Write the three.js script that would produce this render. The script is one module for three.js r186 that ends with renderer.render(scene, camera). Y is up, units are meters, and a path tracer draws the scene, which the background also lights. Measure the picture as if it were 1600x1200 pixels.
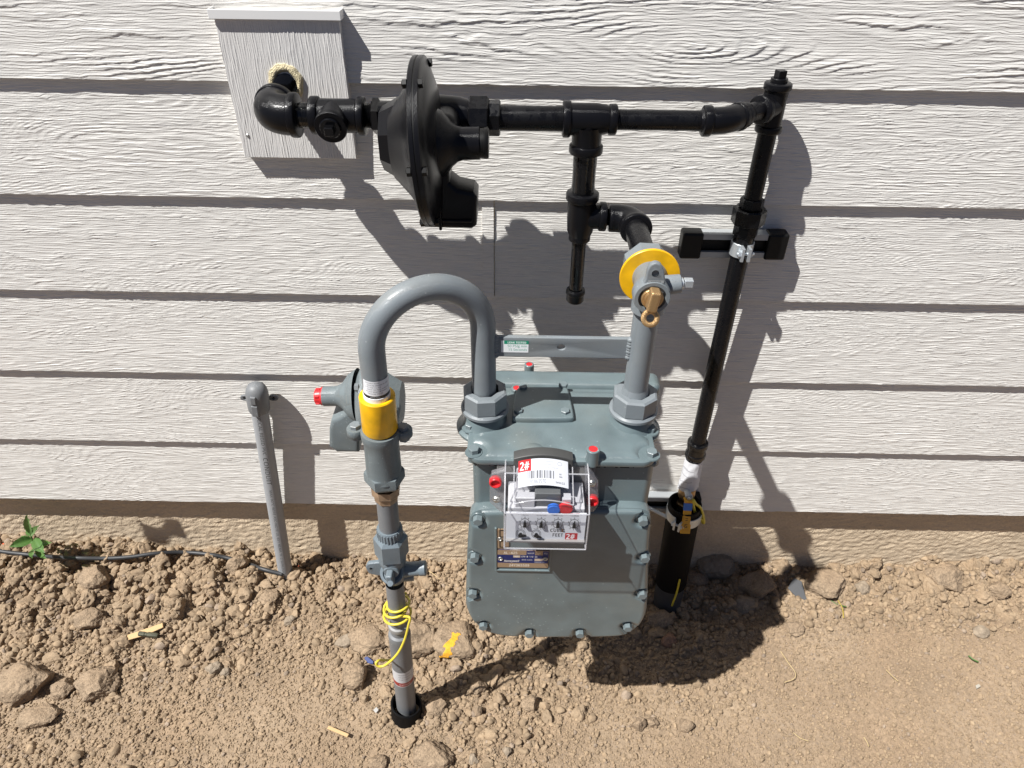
import * as THREE from 'three';
import { ImprovedNoise } from 'three/addons/math/ImprovedNoise.js';
import { mergeGeometries, toCreasedNormals } from 'three/addons/utils/BufferGeometryUtils.js';
import { RoundedBoxGeometry } from 'three/addons/geometries/RoundedBoxGeometry.js';

// ---------------------------------------------------------------- camera, sky, sun, exposure
const scene = new THREE.Scene();
const EYE = new THREE.Vector3(0, 1.408, 1.09), PITCH = 37.15, YAW = -0.39, ROLL = 0.69, FOCAL = 1109;
const rad = (d) => d * Math.PI / 180;
const FW = new THREE.Vector3(Math.sin(rad(YAW)) * Math.cos(rad(PITCH)), -Math.sin(rad(PITCH)), -Math.cos(rad(YAW)) * Math.cos(rad(PITCH)));
const R0 = new THREE.Vector3(Math.cos(rad(YAW)), 0, Math.sin(rad(YAW))), U0 = R0.clone().cross(FW);
const RT = R0.clone().multiplyScalar(Math.cos(rad(ROLL))).addScaledVector(U0, Math.sin(rad(ROLL)));
const UP = R0.clone().multiplyScalar(-Math.sin(rad(ROLL))).addScaledVector(U0, Math.cos(rad(ROLL)));
const camera = new THREE.PerspectiveCamera(2 * Math.atan(600 / FOCAL) * 180 / Math.PI, 4 / 3, 0.05, 300);
camera.position.copy(EYE); camera.up.copy(UP); camera.lookAt(EYE.clone().add(FW)); camera.updateMatrixWorld();

const SUN = new THREE.Vector3(-1.67, 3.05, 1).normalize();
const sun = new THREE.DirectionalLight(new THREE.Color().setRGB(1, 0.98, 0.95), 5);
sun.position.copy(SUN).multiplyScalar(12); sun.target.position.set(0, 0.5, 0);
sun.castShadow = true; sun.shadow.mapSize.set(4096, 4096); sun.shadow.bias = -0.0003; sun.shadow.radius = 1;
Object.assign(sun.shadow.camera, { left: -3, right: 3, top: 3, bottom: -3, near: 1, far: 30 });
scene.add(sun, sun.target);
{
  const w = 256, h = 128, d = new Float32Array(w * h * 4);
  for (let j = 0; j < h; j++) for (let i = 0; i < w; i++) {
    const el = Math.max(0, (j + 0.5) / h * 2 - 1) , e = Math.sin(el * Math.PI / 2), o = (j * w + i) * 4, k = Math.pow(1 - e, 2.2);
    const az = ((i + 0.5) / w) * Math.PI * 2 - Math.PI;
    const dir = new THREE.Vector3(Math.cos(el * Math.PI / 2) * Math.cos(az), e, Math.cos(el * Math.PI / 2) * Math.sin(az));
    const glow = 0.16 * Math.pow(Math.max(0, dir.dot(SUN)), 12);
    d[o] = 0.034 + 0.05 * k + glow; d[o + 1] = 0.052 + 0.052 * k + glow * 0.95; d[o + 2] = 0.105 + 0.05 * k + glow * 0.85; d[o + 3] = 1;
  }
  const t = new THREE.DataTexture(d, w, h, THREE.RGBAFormat, THREE.FloatType);
  t.mapping = THREE.EquirectangularReflectionMapping; t.magFilter = t.minFilter = THREE.LinearFilter; t.needsUpdate = true;
  scene.background = t; scene.environment = t;
}
const renderer = new THREE.WebGLRenderer({ antialias: true });
renderer.setSize(1024, 768); renderer.toneMapping = THREE.LinearToneMapping; renderer.toneMappingExposure = 1.53;
renderer.shadowMap.enabled = true;

// ---------------------------------------------------------------- helpers
const noise = new ImprovedNoise(), N3 = (x, y, z = 0) => noise.noise(x, y, z);
const fbm = (x, y, z = 0, o = 4) => { let s = 0, a = 0.5; for (let i = 0; i < o; i++) { s += a * N3(x, y, z + i * 7.3); x *= 2.03; y *= 2.03; a *= 0.5; } return s; };
const clamp = (x, a = 0, b = 1) => Math.min(b, Math.max(a, x)), sstep = (a, b, x) => { const t = clamp((x - a) / (b - a)); return t * t * (3 - 2 * t); }, mix = (a, b, t) => a + (b - a) * t;
let seed = 12345; const rnd = () => { seed = (seed * 1664525 + 1013904223) >>> 0; return seed / 4294967296; };
const V = (x, y, z) => new THREE.Vector3(x, y, z);
// the point of the plane at distance z from the wall that the photograph shows at pixel (px, py)
function U(px, py, z) {
  const D = FW.clone().addScaledVector(RT, (px - 800) / FOCAL).addScaledVector(UP, -(py - 600) / FOCAL);
  return EYE.clone().addScaledVector(D, (z - EYE.z) / D.z);
}
function UY(px, py, y) {
  const D = FW.clone().addScaledVector(RT, (px - 800) / FOCAL).addScaledVector(UP, -(py - 600) / FOCAL);
  return EYE.clone().addScaledVector(D, (y - EYE.y) / D.y);
}
const YAX = V(0, 1, 0);
const creased = (g, a) => { g.scale(1000, 1000, 1000); const h = toCreasedNormals(g, a); h.scale(0.001, 0.001, 0.001); return h; };   // the addon joins vertices closer than 0.01
function orient(g, A, dir) { g.applyQuaternion(new THREE.Quaternion().setFromUnitVectors(YAX, dir.clone().normalize())); g.translate(A.x, A.y, A.z); return g; }
function clean(g) { g = g.index ? g.toNonIndexed() : g; for (const k of Object.keys(g.attributes)) if (!['position', 'normal', 'uv'].includes(k)) g.deleteAttribute(k); return g; }
function boxUV(g, s = 1) {
  const p = g.attributes.position, n = g.attributes.normal, uv = new Float32Array(p.count * 2);
  for (let i = 0; i < p.count; i++) {
    const x = Math.abs(n.getX(i)), y = Math.abs(n.getY(i)), z = Math.abs(n.getZ(i));
    const [a, b] = x > y && x > z ? [p.getZ(i), p.getY(i)] : y > z ? [p.getX(i), p.getZ(i)] : [p.getX(i), p.getY(i)];
    uv[i * 2] = a * s; uv[i * 2 + 1] = b * s;
  }
  g.setAttribute('uv', new THREE.BufferAttribute(uv, 2)); return g;
}
// solids of revolution from A towards B; profile of [radius, distance from A]
function lathe(A, B, prof, seg = 36, flat = false, phase = 0) {
  let g = new THREE.LatheGeometry(prof.map(([r, t]) => new THREE.Vector2(Math.max(r, 1e-5), t)), seg);
  g.rotateY(phase);
  g = flat ? creased(g, 0.35) : creased(g, 0.7);
  return orient(clean(g), A, B.clone().sub(A));
}
const cyl = (A, B, r, seg = 32, ch = 0.0008) => { const L = A.distanceTo(B); return lathe(A, B, [[0, 0], [r - ch, 0], [r, ch], [r, L - ch], [r - ch, L], [0, L]], seg); };
const along = (A, B, t) => A.clone().addScaledVector(B.clone().sub(A).normalize(), t);
// hexagon or octagon nut with chamfered corners from A over length L towards dir
function nut(A, dir, r, L, n = 6, phase = 0.2, bore = 0) {
  const c = r * 0.10; // the round chamfer is approximated by a shorter polygon
  return lathe(A, A.clone().add(dir), [[bore, 0], [r - c, 0], [r, c * 0.7], [r, L - c * 0.7], [r - c, L], [bore, L]], n, true, phase);
}
function thread(A, dir, r, L, pitch = 0.0021) {
  const p = [[0, 0]]; const k = Math.max(2, Math.round(L / pitch));
  for (let i = 0; i < k; i++) { const t = L * i / k, d = L / k; p.push([r - 0.0012, t], [r + 0.0003, t + d * 0.5]); }
  p.push([r - 0.0012, L], [0, L]);
  return lathe(A, A.clone().add(dir), p, 28);
}
// raised banded collar as on malleable iron fittings
const collar = (A, dir, r, L, r0 = 0) => lathe(A, A.clone().add(dir), [[r0, 0], [r - 0.002, 0], [r - 0.0004, 0.0012], [r, 0.003], [r, L - 0.0025], [r - 0.0008, L - 0.0008], [r - 0.0025, L], [r0, L]], 36);
function tube(pts, r, seg = 60, radial = 20, smooth = true) {
  const c = smooth ? new THREE.CatmullRomCurve3(pts, false, 'centripetal') : pts;
  const g = clean(new THREE.TubeGeometry(c, seg, r, radial, false));
  const ends = [0, 1].map((t) => { const s = new THREE.SphereGeometry(r * 0.999, radial, 8); const p = c.getPointAt(t); s.translate(p.x, p.y, p.z); return clean(s); });
  return mergeGeometries([g, ...ends]);
}
// a path with rounded corners
function bend(pts, R) {
  const path = new THREE.CurvePath(); let last = pts[0];
  for (let i = 1; i < pts.length - 1; i++) {
    const P = pts[i], a = along(P, pts[i - 1], R), b = along(P, pts[i + 1], R);
    if (last.distanceTo(a) > 1e-5) path.add(new THREE.LineCurve3(last, a));
    // circular arc by a cubic
    const d1 = P.clone().sub(a).multiplyScalar(0.5523), d2 = P.clone().sub(b).multiplyScalar(0.5523);
    path.add(new THREE.CubicBezierCurve3(a, a.clone().add(d1), b.clone().add(d2), b)); last = b;
  }
  path.add(new THREE.LineCurve3(last, pts[pts.length - 1]));
  return path;
}
// stacked rings of points, closed by a fan at the last one; put(x, y, h) places a point
function ringLoft(levels, put, cen) {
  const n = levels[0].pts.length, pos = [], idx = [];
  levels.forEach(({ pts, h }) => pts.forEach((p) => pos.push(...put(p.x, p.y, h))));
  for (let l = 0; l < levels.length - 1; l++) for (let i = 0; i < n; i++) { const a = l * n + i, b = l * n + (i + 1) % n, c = a + n, d = b + n; idx.push(a, b, d, a, d, c); }
  const L = levels.length - 1, C = V(...put(cen[0], cen[1], levels[L].h)), top = levels[L].pts.map((p) => V(...put(p.x, p.y, levels[L].h))), cp = [], cn = [], N = V(0, 0, 0);
  for (let i = 0; i < n; i++) N.add(top[i].clone().sub(C).cross(top[(i + 1) % n].clone().sub(C))); N.normalize();
  for (let i = 0; i < n; i++) for (const q of [top[i], top[(i + 1) % n], C]) { cp.push(q.x, q.y, q.z); cn.push(N.x, N.y, N.z); }
  const cap = new THREE.BufferGeometry(); cap.setAttribute('position', new THREE.Float32BufferAttribute(cp, 3)); cap.setAttribute('normal', new THREE.Float32BufferAttribute(cn, 3)); boxUV(cap);
  const g = new THREE.BufferGeometry(); g.setAttribute('position', new THREE.Float32BufferAttribute(pos, 3)); g.setIndex(idx);
  g.computeVertexNormals(); return mergeGeometries([boxUV(clean(creased(g, 0.5))), cap]);
}
function rbox(w, h, d, r, c, q) { const g = clean(new RoundedBoxGeometry(w, h, d, 3, Math.min(r, w / 2.1, h / 2.1, d / 2.1))); if (q) g.applyQuaternion(q); g.translate(c.x, c.y, c.z); return g; }
const merge = (gs) => mergeGeometries(gs.flat().map(clean));
function shapeOf(pts, smooth = 0) {
  const p = smooth ? new THREE.CatmullRomCurve3(pts.map((q) => V(q.x, q.y, 0)), true, 'catmullrom', 0.3).getSpacedPoints(smooth).slice(0, -1) : pts;
  return new THREE.Shape(p.map((q) => new THREE.Vector2(q.x, q.y)));
}
function extrude(shape, z0, z1, bev, seg = 3) {           // from z0 (back) to z1 (front), outline kept
  const g = new THREE.ExtrudeGeometry(shape, { depth: Math.max(z1 - z0 - 2 * bev, 1e-4), bevelEnabled: bev > 0, bevelSize: bev, bevelOffset: -bev, bevelThickness: bev, bevelSegments: seg, curveSegments: 20 });
  g.translate(0, 0, z0 + bev); return clean(creased(g, 0.6));
}

const used = {}, bases = new WeakMap();
function numbered(n) { const k = used[n] = (used[n] ?? -1) + 1; return k ? n + '_' + String(k).padStart(3, '0') : n; }
const shade = (m) => { m.castShadow = true; m.receiveShadow = true; return m; };
function thing(name, label, category, base = V(0, 0, 0), group) {
  const o = new THREE.Group(); o.name = numbered(name); o.position.copy(base); bases.set(o, base);
  o.userData = { label, category }; if (group) o.userData.group = group;
  scene.add(o); return o;
}
function part(name, geoms, mat, parent, label, keepUV = false) {
  let g = Array.isArray(geoms) ? merge(geoms) : geoms;
  if (!keepUV) boxUV(g);
  const b = bases.get(parent); g.translate(-b.x, -b.y, -b.z);
  const m = shade(new THREE.Mesh(g, mat)); m.name = name; bases.set(m, b);
  if (label) m.userData.label = label;
  parent.add(m); return m;
}
function solo(name, geoms, mat, label, category, base, group, keepUV = false) {   // a thing that is one mesh
  let g = Array.isArray(geoms) ? merge(geoms) : geoms;
  if (!keepUV) boxUV(g);
  g.translate(-base.x, -base.y, -base.z);
  const m = shade(new THREE.Mesh(g, mat)); m.name = numbered(name); m.position.copy(base);
  m.userData = { label, category }; if (group) m.userData.group = group;
  bases.set(m, base); scene.add(m); return m;
}

// ---------------------------------------------------------------- textures and materials
function noiseTex(size, f, srgb = false, repeat = 1) {
  const d = new Uint8Array(size * size * 4);
  for (let j = 0; j < size; j++) for (let i = 0; i < size; i++) {
    const c = f(i / size, j / size), o = (j * size + i) * 4;
    for (let k = 0; k < 3; k++) d[o + k] = clamp(Array.isArray(c) ? c[k] : c) * 255;
    d[o + 3] = 255;
  }
  const t = new THREE.DataTexture(d, size, size); t.wrapS = t.wrapT = THREE.RepeatWrapping; t.magFilter = THREE.LinearFilter; t.minFilter = THREE.LinearMipmapLinearFilter; t.generateMipmaps = true;
  if (srgb) t.colorSpace = THREE.SRGBColorSpace; t.repeat.set(repeat, repeat); t.needsUpdate = true; return t;
}
// noise that wraps: blend of shifted copies
const wrapN = (f) => (u, v) => { const a = f(u, v), b = f(u - 1, v), c = f(u, v - 1), d = f(u - 1, v - 1); return mix(mix(a, b, u), mix(c, d, u), v); };
const rep = (t, r) => { const c = t.clone(); c.repeat.set(r, r); c.needsUpdate = true; return c; };
const castT = noiseTex(256, wrapN((u, v) => 0.5 + 0.9 * fbm(u * 40, v * 40, 3, 3)));           // cast grain
const blotT = noiseTex(256, wrapN((u, v) => 0.5 + 0.8 * fbm(u * 6, v * 6, 9, 5)));             // broad blotches
const dopeT = noiseTex(256, wrapN((u, v) => { const a = fbm(u * 9, v * 9, 5, 4); return a > 0.06 ? 0.16 : 0.38 + 0.2 * fbm(u * 60, v * 60, 2, 2); }));  // wet patches on flat paint
const tintT = (r, g, b, amt, dust) => noiseTex(256, (u, v) => {  // paint with dust specks
  const a = wrapN((x, y) => fbm(x * 8, y * 8, 21, 4))(u, v), s = wrapN((x, y) => N3(x * 110, y * 110, 4))(u, v), q = wrapN((x, y) => N3(x * 5, y * 5, 14))(u, v);
  const k = 1 + amt * a, du = dust ? 0.5 * clamp(wrapN((x, y) => fbm(x * 4, y * 4, 55, 5))(u, v) * 1.6) : 0, sp = dust && s > 0.5 - 0.12 * q ? 0.17 : 0;
  return [mix(r * k, 0.56, du) + sp, mix(g * k, 0.53, du) + sp * 0.96, mix(b * k, 0.47, du) + sp * 0.88];
}, true);
const lin = (r, g, b) => new THREE.Color().setRGB(r, g, b);
const std = (o) => new THREE.MeshPhysicalMaterial(o);
const M = {
  black: std({ color: lin(0.005, 0.005, 0.006), specularIntensity: 0.5, roughnessMap: rep(dopeT, 9), roughness: 1, bumpMap: rep(castT, 18), bumpScale: 0.0001 }),
  blackCast: std({ color: lin(0.005, 0.005, 0.0062), specularIntensity: 0.45, roughness: 0.28, bumpMap: rep(castT, 16), bumpScale: 0.00022 }),
  blackWet: std({ color: lin(0.004, 0.004, 0.0045), specularIntensity: 1, roughness: 0.12, bumpMap: rep(blotT, 14), bumpScale: 0.0006 }),
  blackPlastic: std({ color: lin(0.006, 0.006, 0.006), specularIntensity: 0.5, roughness: 0.42 }),
  sleeve: std({ color: lin(0.006, 0.006, 0.0065), specularIntensity: 0.22, roughness: 0.6, bumpMap: rep(blotT, 5), bumpScale: 0.0004 }),
  meter: std({ map: rep(tintT(0.385, 0.437, 0.448, 0.26, true), 2.5), roughness: 0.36, clearcoat: 0.35, clearcoatRoughness: 0.2, bumpMap: rep(castT, 9), bumpScale: 0.00022 }),
  meterBolt: std({ color: lin(0.15, 0.185, 0.195), roughness: 0.35, bumpMap: rep(castT, 20), bumpScale: 0.0003 }),
  bar: std({ map: rep(tintT(0.46, 0.485, 0.50, 0.14, true), 3), roughness: 0.42, bumpMap: rep(castT, 10), bumpScale: 0.00022 }),
  castGrey: std({ map: rep(tintT(0.41, 0.445, 0.455, 0.25, true), 4), roughness: 0.5, bumpMap: rep(castT, 14), bumpScale: 0.0005 }),
  grey: std({ map: rep(tintT(0.42, 0.46, 0.485, 0.15, false), 4), roughness: 0.4, bumpMap: rep(castT, 10), bumpScale: 0.0003 }),
  pvc: std({ map: rep(tintT(0.44, 0.45, 0.46, 0.08, true), 4), roughness: 0.5 }),
  yellow: std({ map: rep(tintT(0.92, 0.70, 0.04, 0.3, false), 5), roughness: 0.4 }),
  wire: std({ color: lin(0.62, 0.51, 0.05), roughness: 0.38 }),
  red: std({ color: lin(0.62, 0.025, 0.03), roughness: 0.35 }),
  brass: std({ color: lin(0.5, 0.32, 0.15), metalness: 0.7, roughness: 0.42, bumpMap: rep(castT, 12), bumpScale: 0.0005 }),
  zinc: std({ color: lin(0.56, 0.6, 0.63), metalness: 0.65, roughness: 0.4, bumpMap: rep(blotT, 8), bumpScale: 0.0006 }),
  galv: std({ color: lin(0.4, 0.42, 0.43), metalness: 0.35, roughness: 0.5, bumpMap: rep(blotT, 8), bumpScale: 0.0004 }),
  steel: std({ color: lin(0.5, 0.5, 0.48), metalness: 0.9, roughness: 0.36 }),
  rust: std({ color: lin(0.34, 0.14, 0.06), roughness: 0.7 }),
  white: std({ color: lin(0.74, 0.74, 0.73), roughness: 0.4 }),
  trim: std({ color: lin(0.78, 0.775, 0.76), roughness: 0.42 }),
  clear: std({ color: lin(0.97, 0.97, 0.98), transmission: 1, thickness: 0, roughness: 0.09, ior: 1.5 }),
  darkcap: std({ color: lin(0.06, 0.06, 0.058), roughness: 0.5 }),
  inner: std({ color: lin(0.5, 0.5, 0.51), roughness: 0.5 }),
  blue: std({ color: lin(0.03, 0.16, 0.62), roughness: 0.4 }),
  cream: std({ color: lin(0.66, 0.57, 0.36), roughness: 0.75, bumpMap: rep(castT, 14), bumpScale: 0.002 }),
  cable: std({ color: lin(0.03, 0.031, 0.033), roughness: 0.5 }),
  orange: std({ color: lin(0.7, 0.12, 0.04), roughness: 0.55 }),
  leaf: std({ color: lin(0.085, 0.19, 0.035), roughness: 0.5, transmission: 0.3, thickness: 0, side: THREE.DoubleSide }),
  straw: std({ color: lin(0.5, 0.38, 0.2), roughness: 0.8 }),
  woodchip: std({ color: lin(0.5, 0.34, 0.17), roughness: 0.8, bumpMap: rep(castT, 20), bumpScale: 0.0006 }),
};
// board paint: off white with faint broad variation and a fine brushed grain
const paintT = noiseTex(512, (u, v) => {
  const a = wrapN((x, y) => fbm(x * 5, y * 5, 40, 4))(u, v), b = wrapN((x, y) => N3(x * 30, y * 160, 8))(u, v), s = wrapN((x, y) => N3(x * 190, y * 190, 2))(u, v);
  const k = 1 + 0.045 * a + 0.03 * b - (s > 0.7 ? 0.12 : 0);
  return [0.858 * k, 0.848 * k, 0.826 * k];
}, true);
const fineT = noiseTex(1024, (u, v) => {
  const w = wrapN((x, y) => 2.6 * fbm(x * 5, y * 14, 1, 3) + 0.4 * N3(x * 22, y * 60, 4))(u, v), a = wrapN((x, y) => N3(x * 9, y * 80, 9))(u, v), ph = v * 84 + w, f = ph - Math.floor(ph);
  const s = f < 0.2 ? Math.pow(f / 0.2, 0.8) : Math.pow(1 - (f - 0.2) / 0.8, 0.7);
  return 0.35 + 0.6 * clamp(0.45 + 1.5 * a) * s + wrapN((x, y) => 0.1 * N3(x * 120, y * 220, 5))(u, v);
});
M.siding = std({ map: rep(paintT, 2.3), roughness: 0.55, bumpMap: rep(fineT, 3.1), bumpScale: 0.0013 });
const fineV = fineT.clone(); fineV.rotation = Math.PI / 2; fineV.repeat.set(4, 4);
M.panel = std({ map: rep(paintT, 3.1), color: lin(0.97, 0.975, 1), roughness: 0.5, bumpMap: fineV, bumpScale: 0.0009 });
const stuccoT = noiseTex(512, (u, v) => {
  const a = wrapN((x, y) => fbm(x * 6, y * 6, 60, 5))(u, v), s = wrapN((x, y) => N3(x * 120, y * 120, 3))(u, v);
  const k = 1 + 0.16 * a + 0.09 * s; return [0.77 * k, 0.70 * k, 0.60 * k];
}, true);
M.stucco = std({ map: rep(stuccoT, 1.7), roughness: 0.9, bumpMap: rep(castT, 7), bumpScale: 0.0016 });
const soilT = noiseTex(1024, (u, v) => {
  const a = wrapN((x, y) => fbm(x * 7, y * 7, 80, 5))(u, v), s = wrapN((x, y) => N3(x * 230, y * 230, 3))(u, v), b = wrapN((x, y) => N3(x * 90, y * 90, 13))(u, v), q = wrapN((x, y) => fbm(x * 3, y * 3, 33, 3))(u, v);
  const k = 1 + 0.2 * a + 0.15 * s + 0.13 * b, w = clamp(0.5 + 1.5 * q); return [mix(0.52, 0.585, w) * k, mix(0.44, 0.515, w) * k, mix(0.352, 0.43, w) * k];
}, true);
const soilB = noiseTex(1024, wrapN((u, v) => 0.5 + 0.35 * N3(u * 150, v * 150, 6) + 0.35 * N3(u * 60, v * 60, 1)));
M.soil = std({ map: rep(soilT, 1.4), roughness: 0.95, bumpMap: rep(soilB, 2.3), bumpScale: 0.0026 });
M.clod = std({ map: rep(soilT, 2.2), roughness: 0.95, bumpMap: rep(soilB, 3.1), bumpScale: 0.002 });
M.crumb = std({ map: rep(soilT, 2.2), roughness: 0.95 });
M.rockGrey = std({ map: rep(tintT(0.545, 0.49, 0.42, 0.4, true), 9), roughness: 0.85, bumpMap: rep(soilB, 4), bumpScale: 0.001 });
M.rockRed = std({ map: rep(tintT(0.55, 0.43, 0.35, 0.4, true), 9), roughness: 0.9, bumpMap: rep(soilB, 4), bumpScale: 0.001 });
function canvasTex(w, h, draw) {
  const c = document.createElement('canvas'); c.width = w; c.height = h; const x = c.getContext('2d'); draw(x, w, h);
  const t = new THREE.CanvasTexture(c); t.colorSpace = THREE.SRGBColorSpace; t.anisotropy = 8; return t;
}
const printed = (t, o = {}) => std({ map: t, roughness: 0.4, ...o });

// ---------------------------------------------------------------- house wall: lapped boards, foundation
const LAP = (i) => 1.13 - 0.178 * i;
function grain(k, x, y) {             // relief of the embossed wood grain in metres, x along the board, y across
  const z = k * 11.7;
  let phi, amp;
  const wob = 0.5 * N3(x * 22, y * 60, z) + 0.3 * N3(x * 75, y * 120, z + 3);
  if (k === 0) {
    const q = Math.hypot(y - 1.196 + 0.012 * Math.sin(x * 5.1 + 0.4), 0.052 * Math.tanh(Math.abs(x - 0.245) / 0.2)) + 0.016 * Math.exp(-(((x + 0.42) / 0.09) ** 2)) * sstep(1.18, 1.13, y);
    phi = q / 0.0061 + 1.3 * fbm(x * 2.2, y * 9, z, 3) + wob * 0.7;
    amp = 0.85 * clamp(0.55 + 1.5 * N3(x * 6, y * 30, z + 20), 0.1, 1.3);
    if (y < 1.196) phi = -phi;
  } else {
    const broken = sstep(-0.3, 0.2, N3(x * 1.7 + k, (y - LAP(k)) * 7, z + 30));
    phi = y / mix(0.0050, 0.0043, broken) + 3.2 * N3(x * 1.1, y * 4.5, z + 2) + 1.3 * N3(x * 4.5, y * 12, z + 5) + wob * mix(0.55, 1.35, broken);
    amp = 0.54 * clamp(mix(0.85, 0.5, broken) + mix(0.7, 1.5, broken) * N3(x * mix(9, 32, broken), y * 90, z + 20), 0.05, 1.25);
  }
  const f = phi - Math.floor(phi);
  const s = f < 0.16 ? Math.pow(f / 0.16, 0.8) : Math.pow(1 - (f - 0.16) / 0.84, 1.4);  // a steep lower edge, a long slope above
  return 0.00155 * amp * s + 0.0004 * fbm(x * 9, y * 40, z + 9, 3);
}
function axisSteps(lo, a, b, hi, fine, coarse) {          // fine steps between a and b, coarse ones outside
  const xs = []; for (let x = lo; x < a - 1e-6; x += coarse) xs.push(x);
  const n = Math.round((b - a) / fine); for (let i = 0; i <= n; i++) xs.push(a + (b - a) * i / n);
  for (let x = b + coarse; x <= hi + 1e-6; x += coarse) xs.push(x);
  return xs;
}
function sheet(xs, rows, f) {                             // f(x, row) -> [x, y, z]
  const nx = xs.length, ny = rows.length, p = new Float32Array(nx * ny * 3), idx = new Uint32Array((nx - 1) * (ny - 1) * 6);
  for (let j = 0; j < ny; j++) for (let i = 0; i < nx; i++) p.set(f(xs[i], rows[j], i, j), (j * nx + i) * 3);
  let o = 0;
  for (let j = 0; j < ny - 1; j++) for (let i = 0; i < nx - 1; i++) { const a = j * nx + i, b = a + 1, c = a + nx, d = c + 1; idx.set([a, b, d, a, d, c], o); o += 6; }
  const g = new THREE.BufferGeometry(); g.setAttribute('position', new THREE.BufferAttribute(p, 3)); g.setIndex(new THREE.BufferAttribute(idx, 1));
  g.computeVertexNormals(); return g;
}
function planarUV(g, a, b) { const p = g.attributes.position, uv = new Float32Array(p.count * 2); for (let i = 0; i < p.count; i++) { uv[2 * i] = p.getComponent(i, a); uv[2 * i + 1] = p.getComponent(i, b); } g.setAttribute('uv', new THREE.BufferAttribute(uv, 2)); return g; }
const wall = thing('house_wall', 'off white lap siding wall with wood grain boards above a tan foundation', 'wall', V(0, 0, -0.045));
function board(k, x0, x1, fx0, fx1, detailed) {
  const yb = LAP(k), H = 0.178 + 0.022, xs = detailed ? axisSteps(x0, fx0, fx1, x1, 0.0042, 0.06) : [x0, x1], rows = [];
  const n = detailed ? 146 : 2; for (let i = 0; i <= n; i++) rows.push(i / n);
  const zAt = (x, y) => -0.0085 * (y - yb) / 0.178 + (detailed ? grain(k, x, y) : 0);
  const front = sheet(xs, rows, (x, r) => { const y = yb + r * H; return [x, y + (r === 0 && detailed ? 0.0006 * N3(x * 30, k, 2) : 0), zAt(x, y)]; });
  planarUV(front, 0, 1);
  const low = sheet(xs, [1, 0], (x, r) => [x, yb + (detailed ? 0.0006 * N3(x * 30, k, 2) : 0) + (r ? 0.0002 : 0), r ? -0.0085 : zAt(x, yb)]);
  planarUV(low, 0, 2);
  const idx = (g) => { const o = {}; return g; };
  const g = mergeGeometries([idx(low), idx(front)]);
  for (let i = 0, u = g.attributes.uv; i < u.count; i++) { u.setX(i, u.getX(i) + k * 0.37); u.setY(i, u.getY(i) + k * 0.61); }
  const m = shade(new THREE.Mesh(g, M.siding)); m.name = k === -99 ? '' : 'siding_board'; const b = bases.get(wall);
  g.translate(-b.x, -b.y, -b.z); bases.set(m, b); wall.add(m); return m;
}
for (let k = -8; k < 0; k++) board(k, -3, 3, 0, 0, false);
const SEAM = U(771.5, 390, 0).x;
for (let k = 0; k <= 5; k++) {
  const w = 0.78 + 0.115 * k;
  if (k === 2) { board(k, -2.4, SEAM - 0.0006, -w, SEAM - 0.0006, true); board(k, SEAM + 0.0012, 2.4, SEAM + 0.0012, w, true); } else board(k, -2.4, 2.4, -w, w, true);
}
{ // the flashing strip over the board joint
  const a = U(754, 390, 0).x, b = SEAM, y0 = LAP(2) + 0.001, y1 = LAP(1) + 0.01, g = new THREE.BoxGeometry(b - a, y1 - y0, 0.003, 6, 60, 1);
  const p = g.attributes.position;
  g.translate((a + b) / 2, (y0 + y1) / 2, 0);
  for (let i = 0; i < p.count; i++) p.setZ(i, p.getZ(i) - 0.0085 * (p.getY(i) - LAP(2)) / 0.178 + 0.0019 + 0.0003 * N3(p.getX(i) * 300, p.getY(i) * 60, 3));
  g.computeVertexNormals(); part('joint_strip', clean(g), M.siding, wall);
  const seal = lathe(V(b + 0.0008, y0, -0.0015), V(b + 0.0008, y1, -0.0095), [[0.0009, 0], [0.0012, 0.05], [0.0007, 0.1], [0.0013, 0.15], [0.001, 0.18]], 8);
  part('caulk_bead', seal, M.cream, wall);
}
{ // rough foundation face below the boards and the hidden body of the wall behind them
  const xs = axisSteps(-2.6, -1.4, 1.4, 2.6, 0.0035, 0.08), rows = []; for (let i = 0; i <= 96; i++) rows.push(-0.09 + 0.345 * i / 96);
  const g = sheet(xs, rows, (x, y) => {
    const xs2 = x + 0.5 * y, a = N3(xs2 * 58 + 0.6 * N3(y * 60, x * 20, 4), y * 130, 1), b = N3(x * 110, y * 170, 7);
    const r = 0.0019 * Math.pow(Math.abs(a), 0.7) * Math.sign(a) + 0.0011 * b + 0.003 * fbm(x * 4, y * 5, 70, 3);
    return [x, y, -0.030 + r * 0.85];
  });
  part('foundation', planarUV(g, 0, 1), M.stucco, wall, 'rough tan parged foundation', true);
  part('wall_core', [rbox(6, 2.5, 0.12, 0.002, V(0, 1.492, -0.078)), rbox(6, 1.0, 0.12, 0.002, V(0, -0.26, -0.096))], M.stucco, wall);
}

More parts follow.
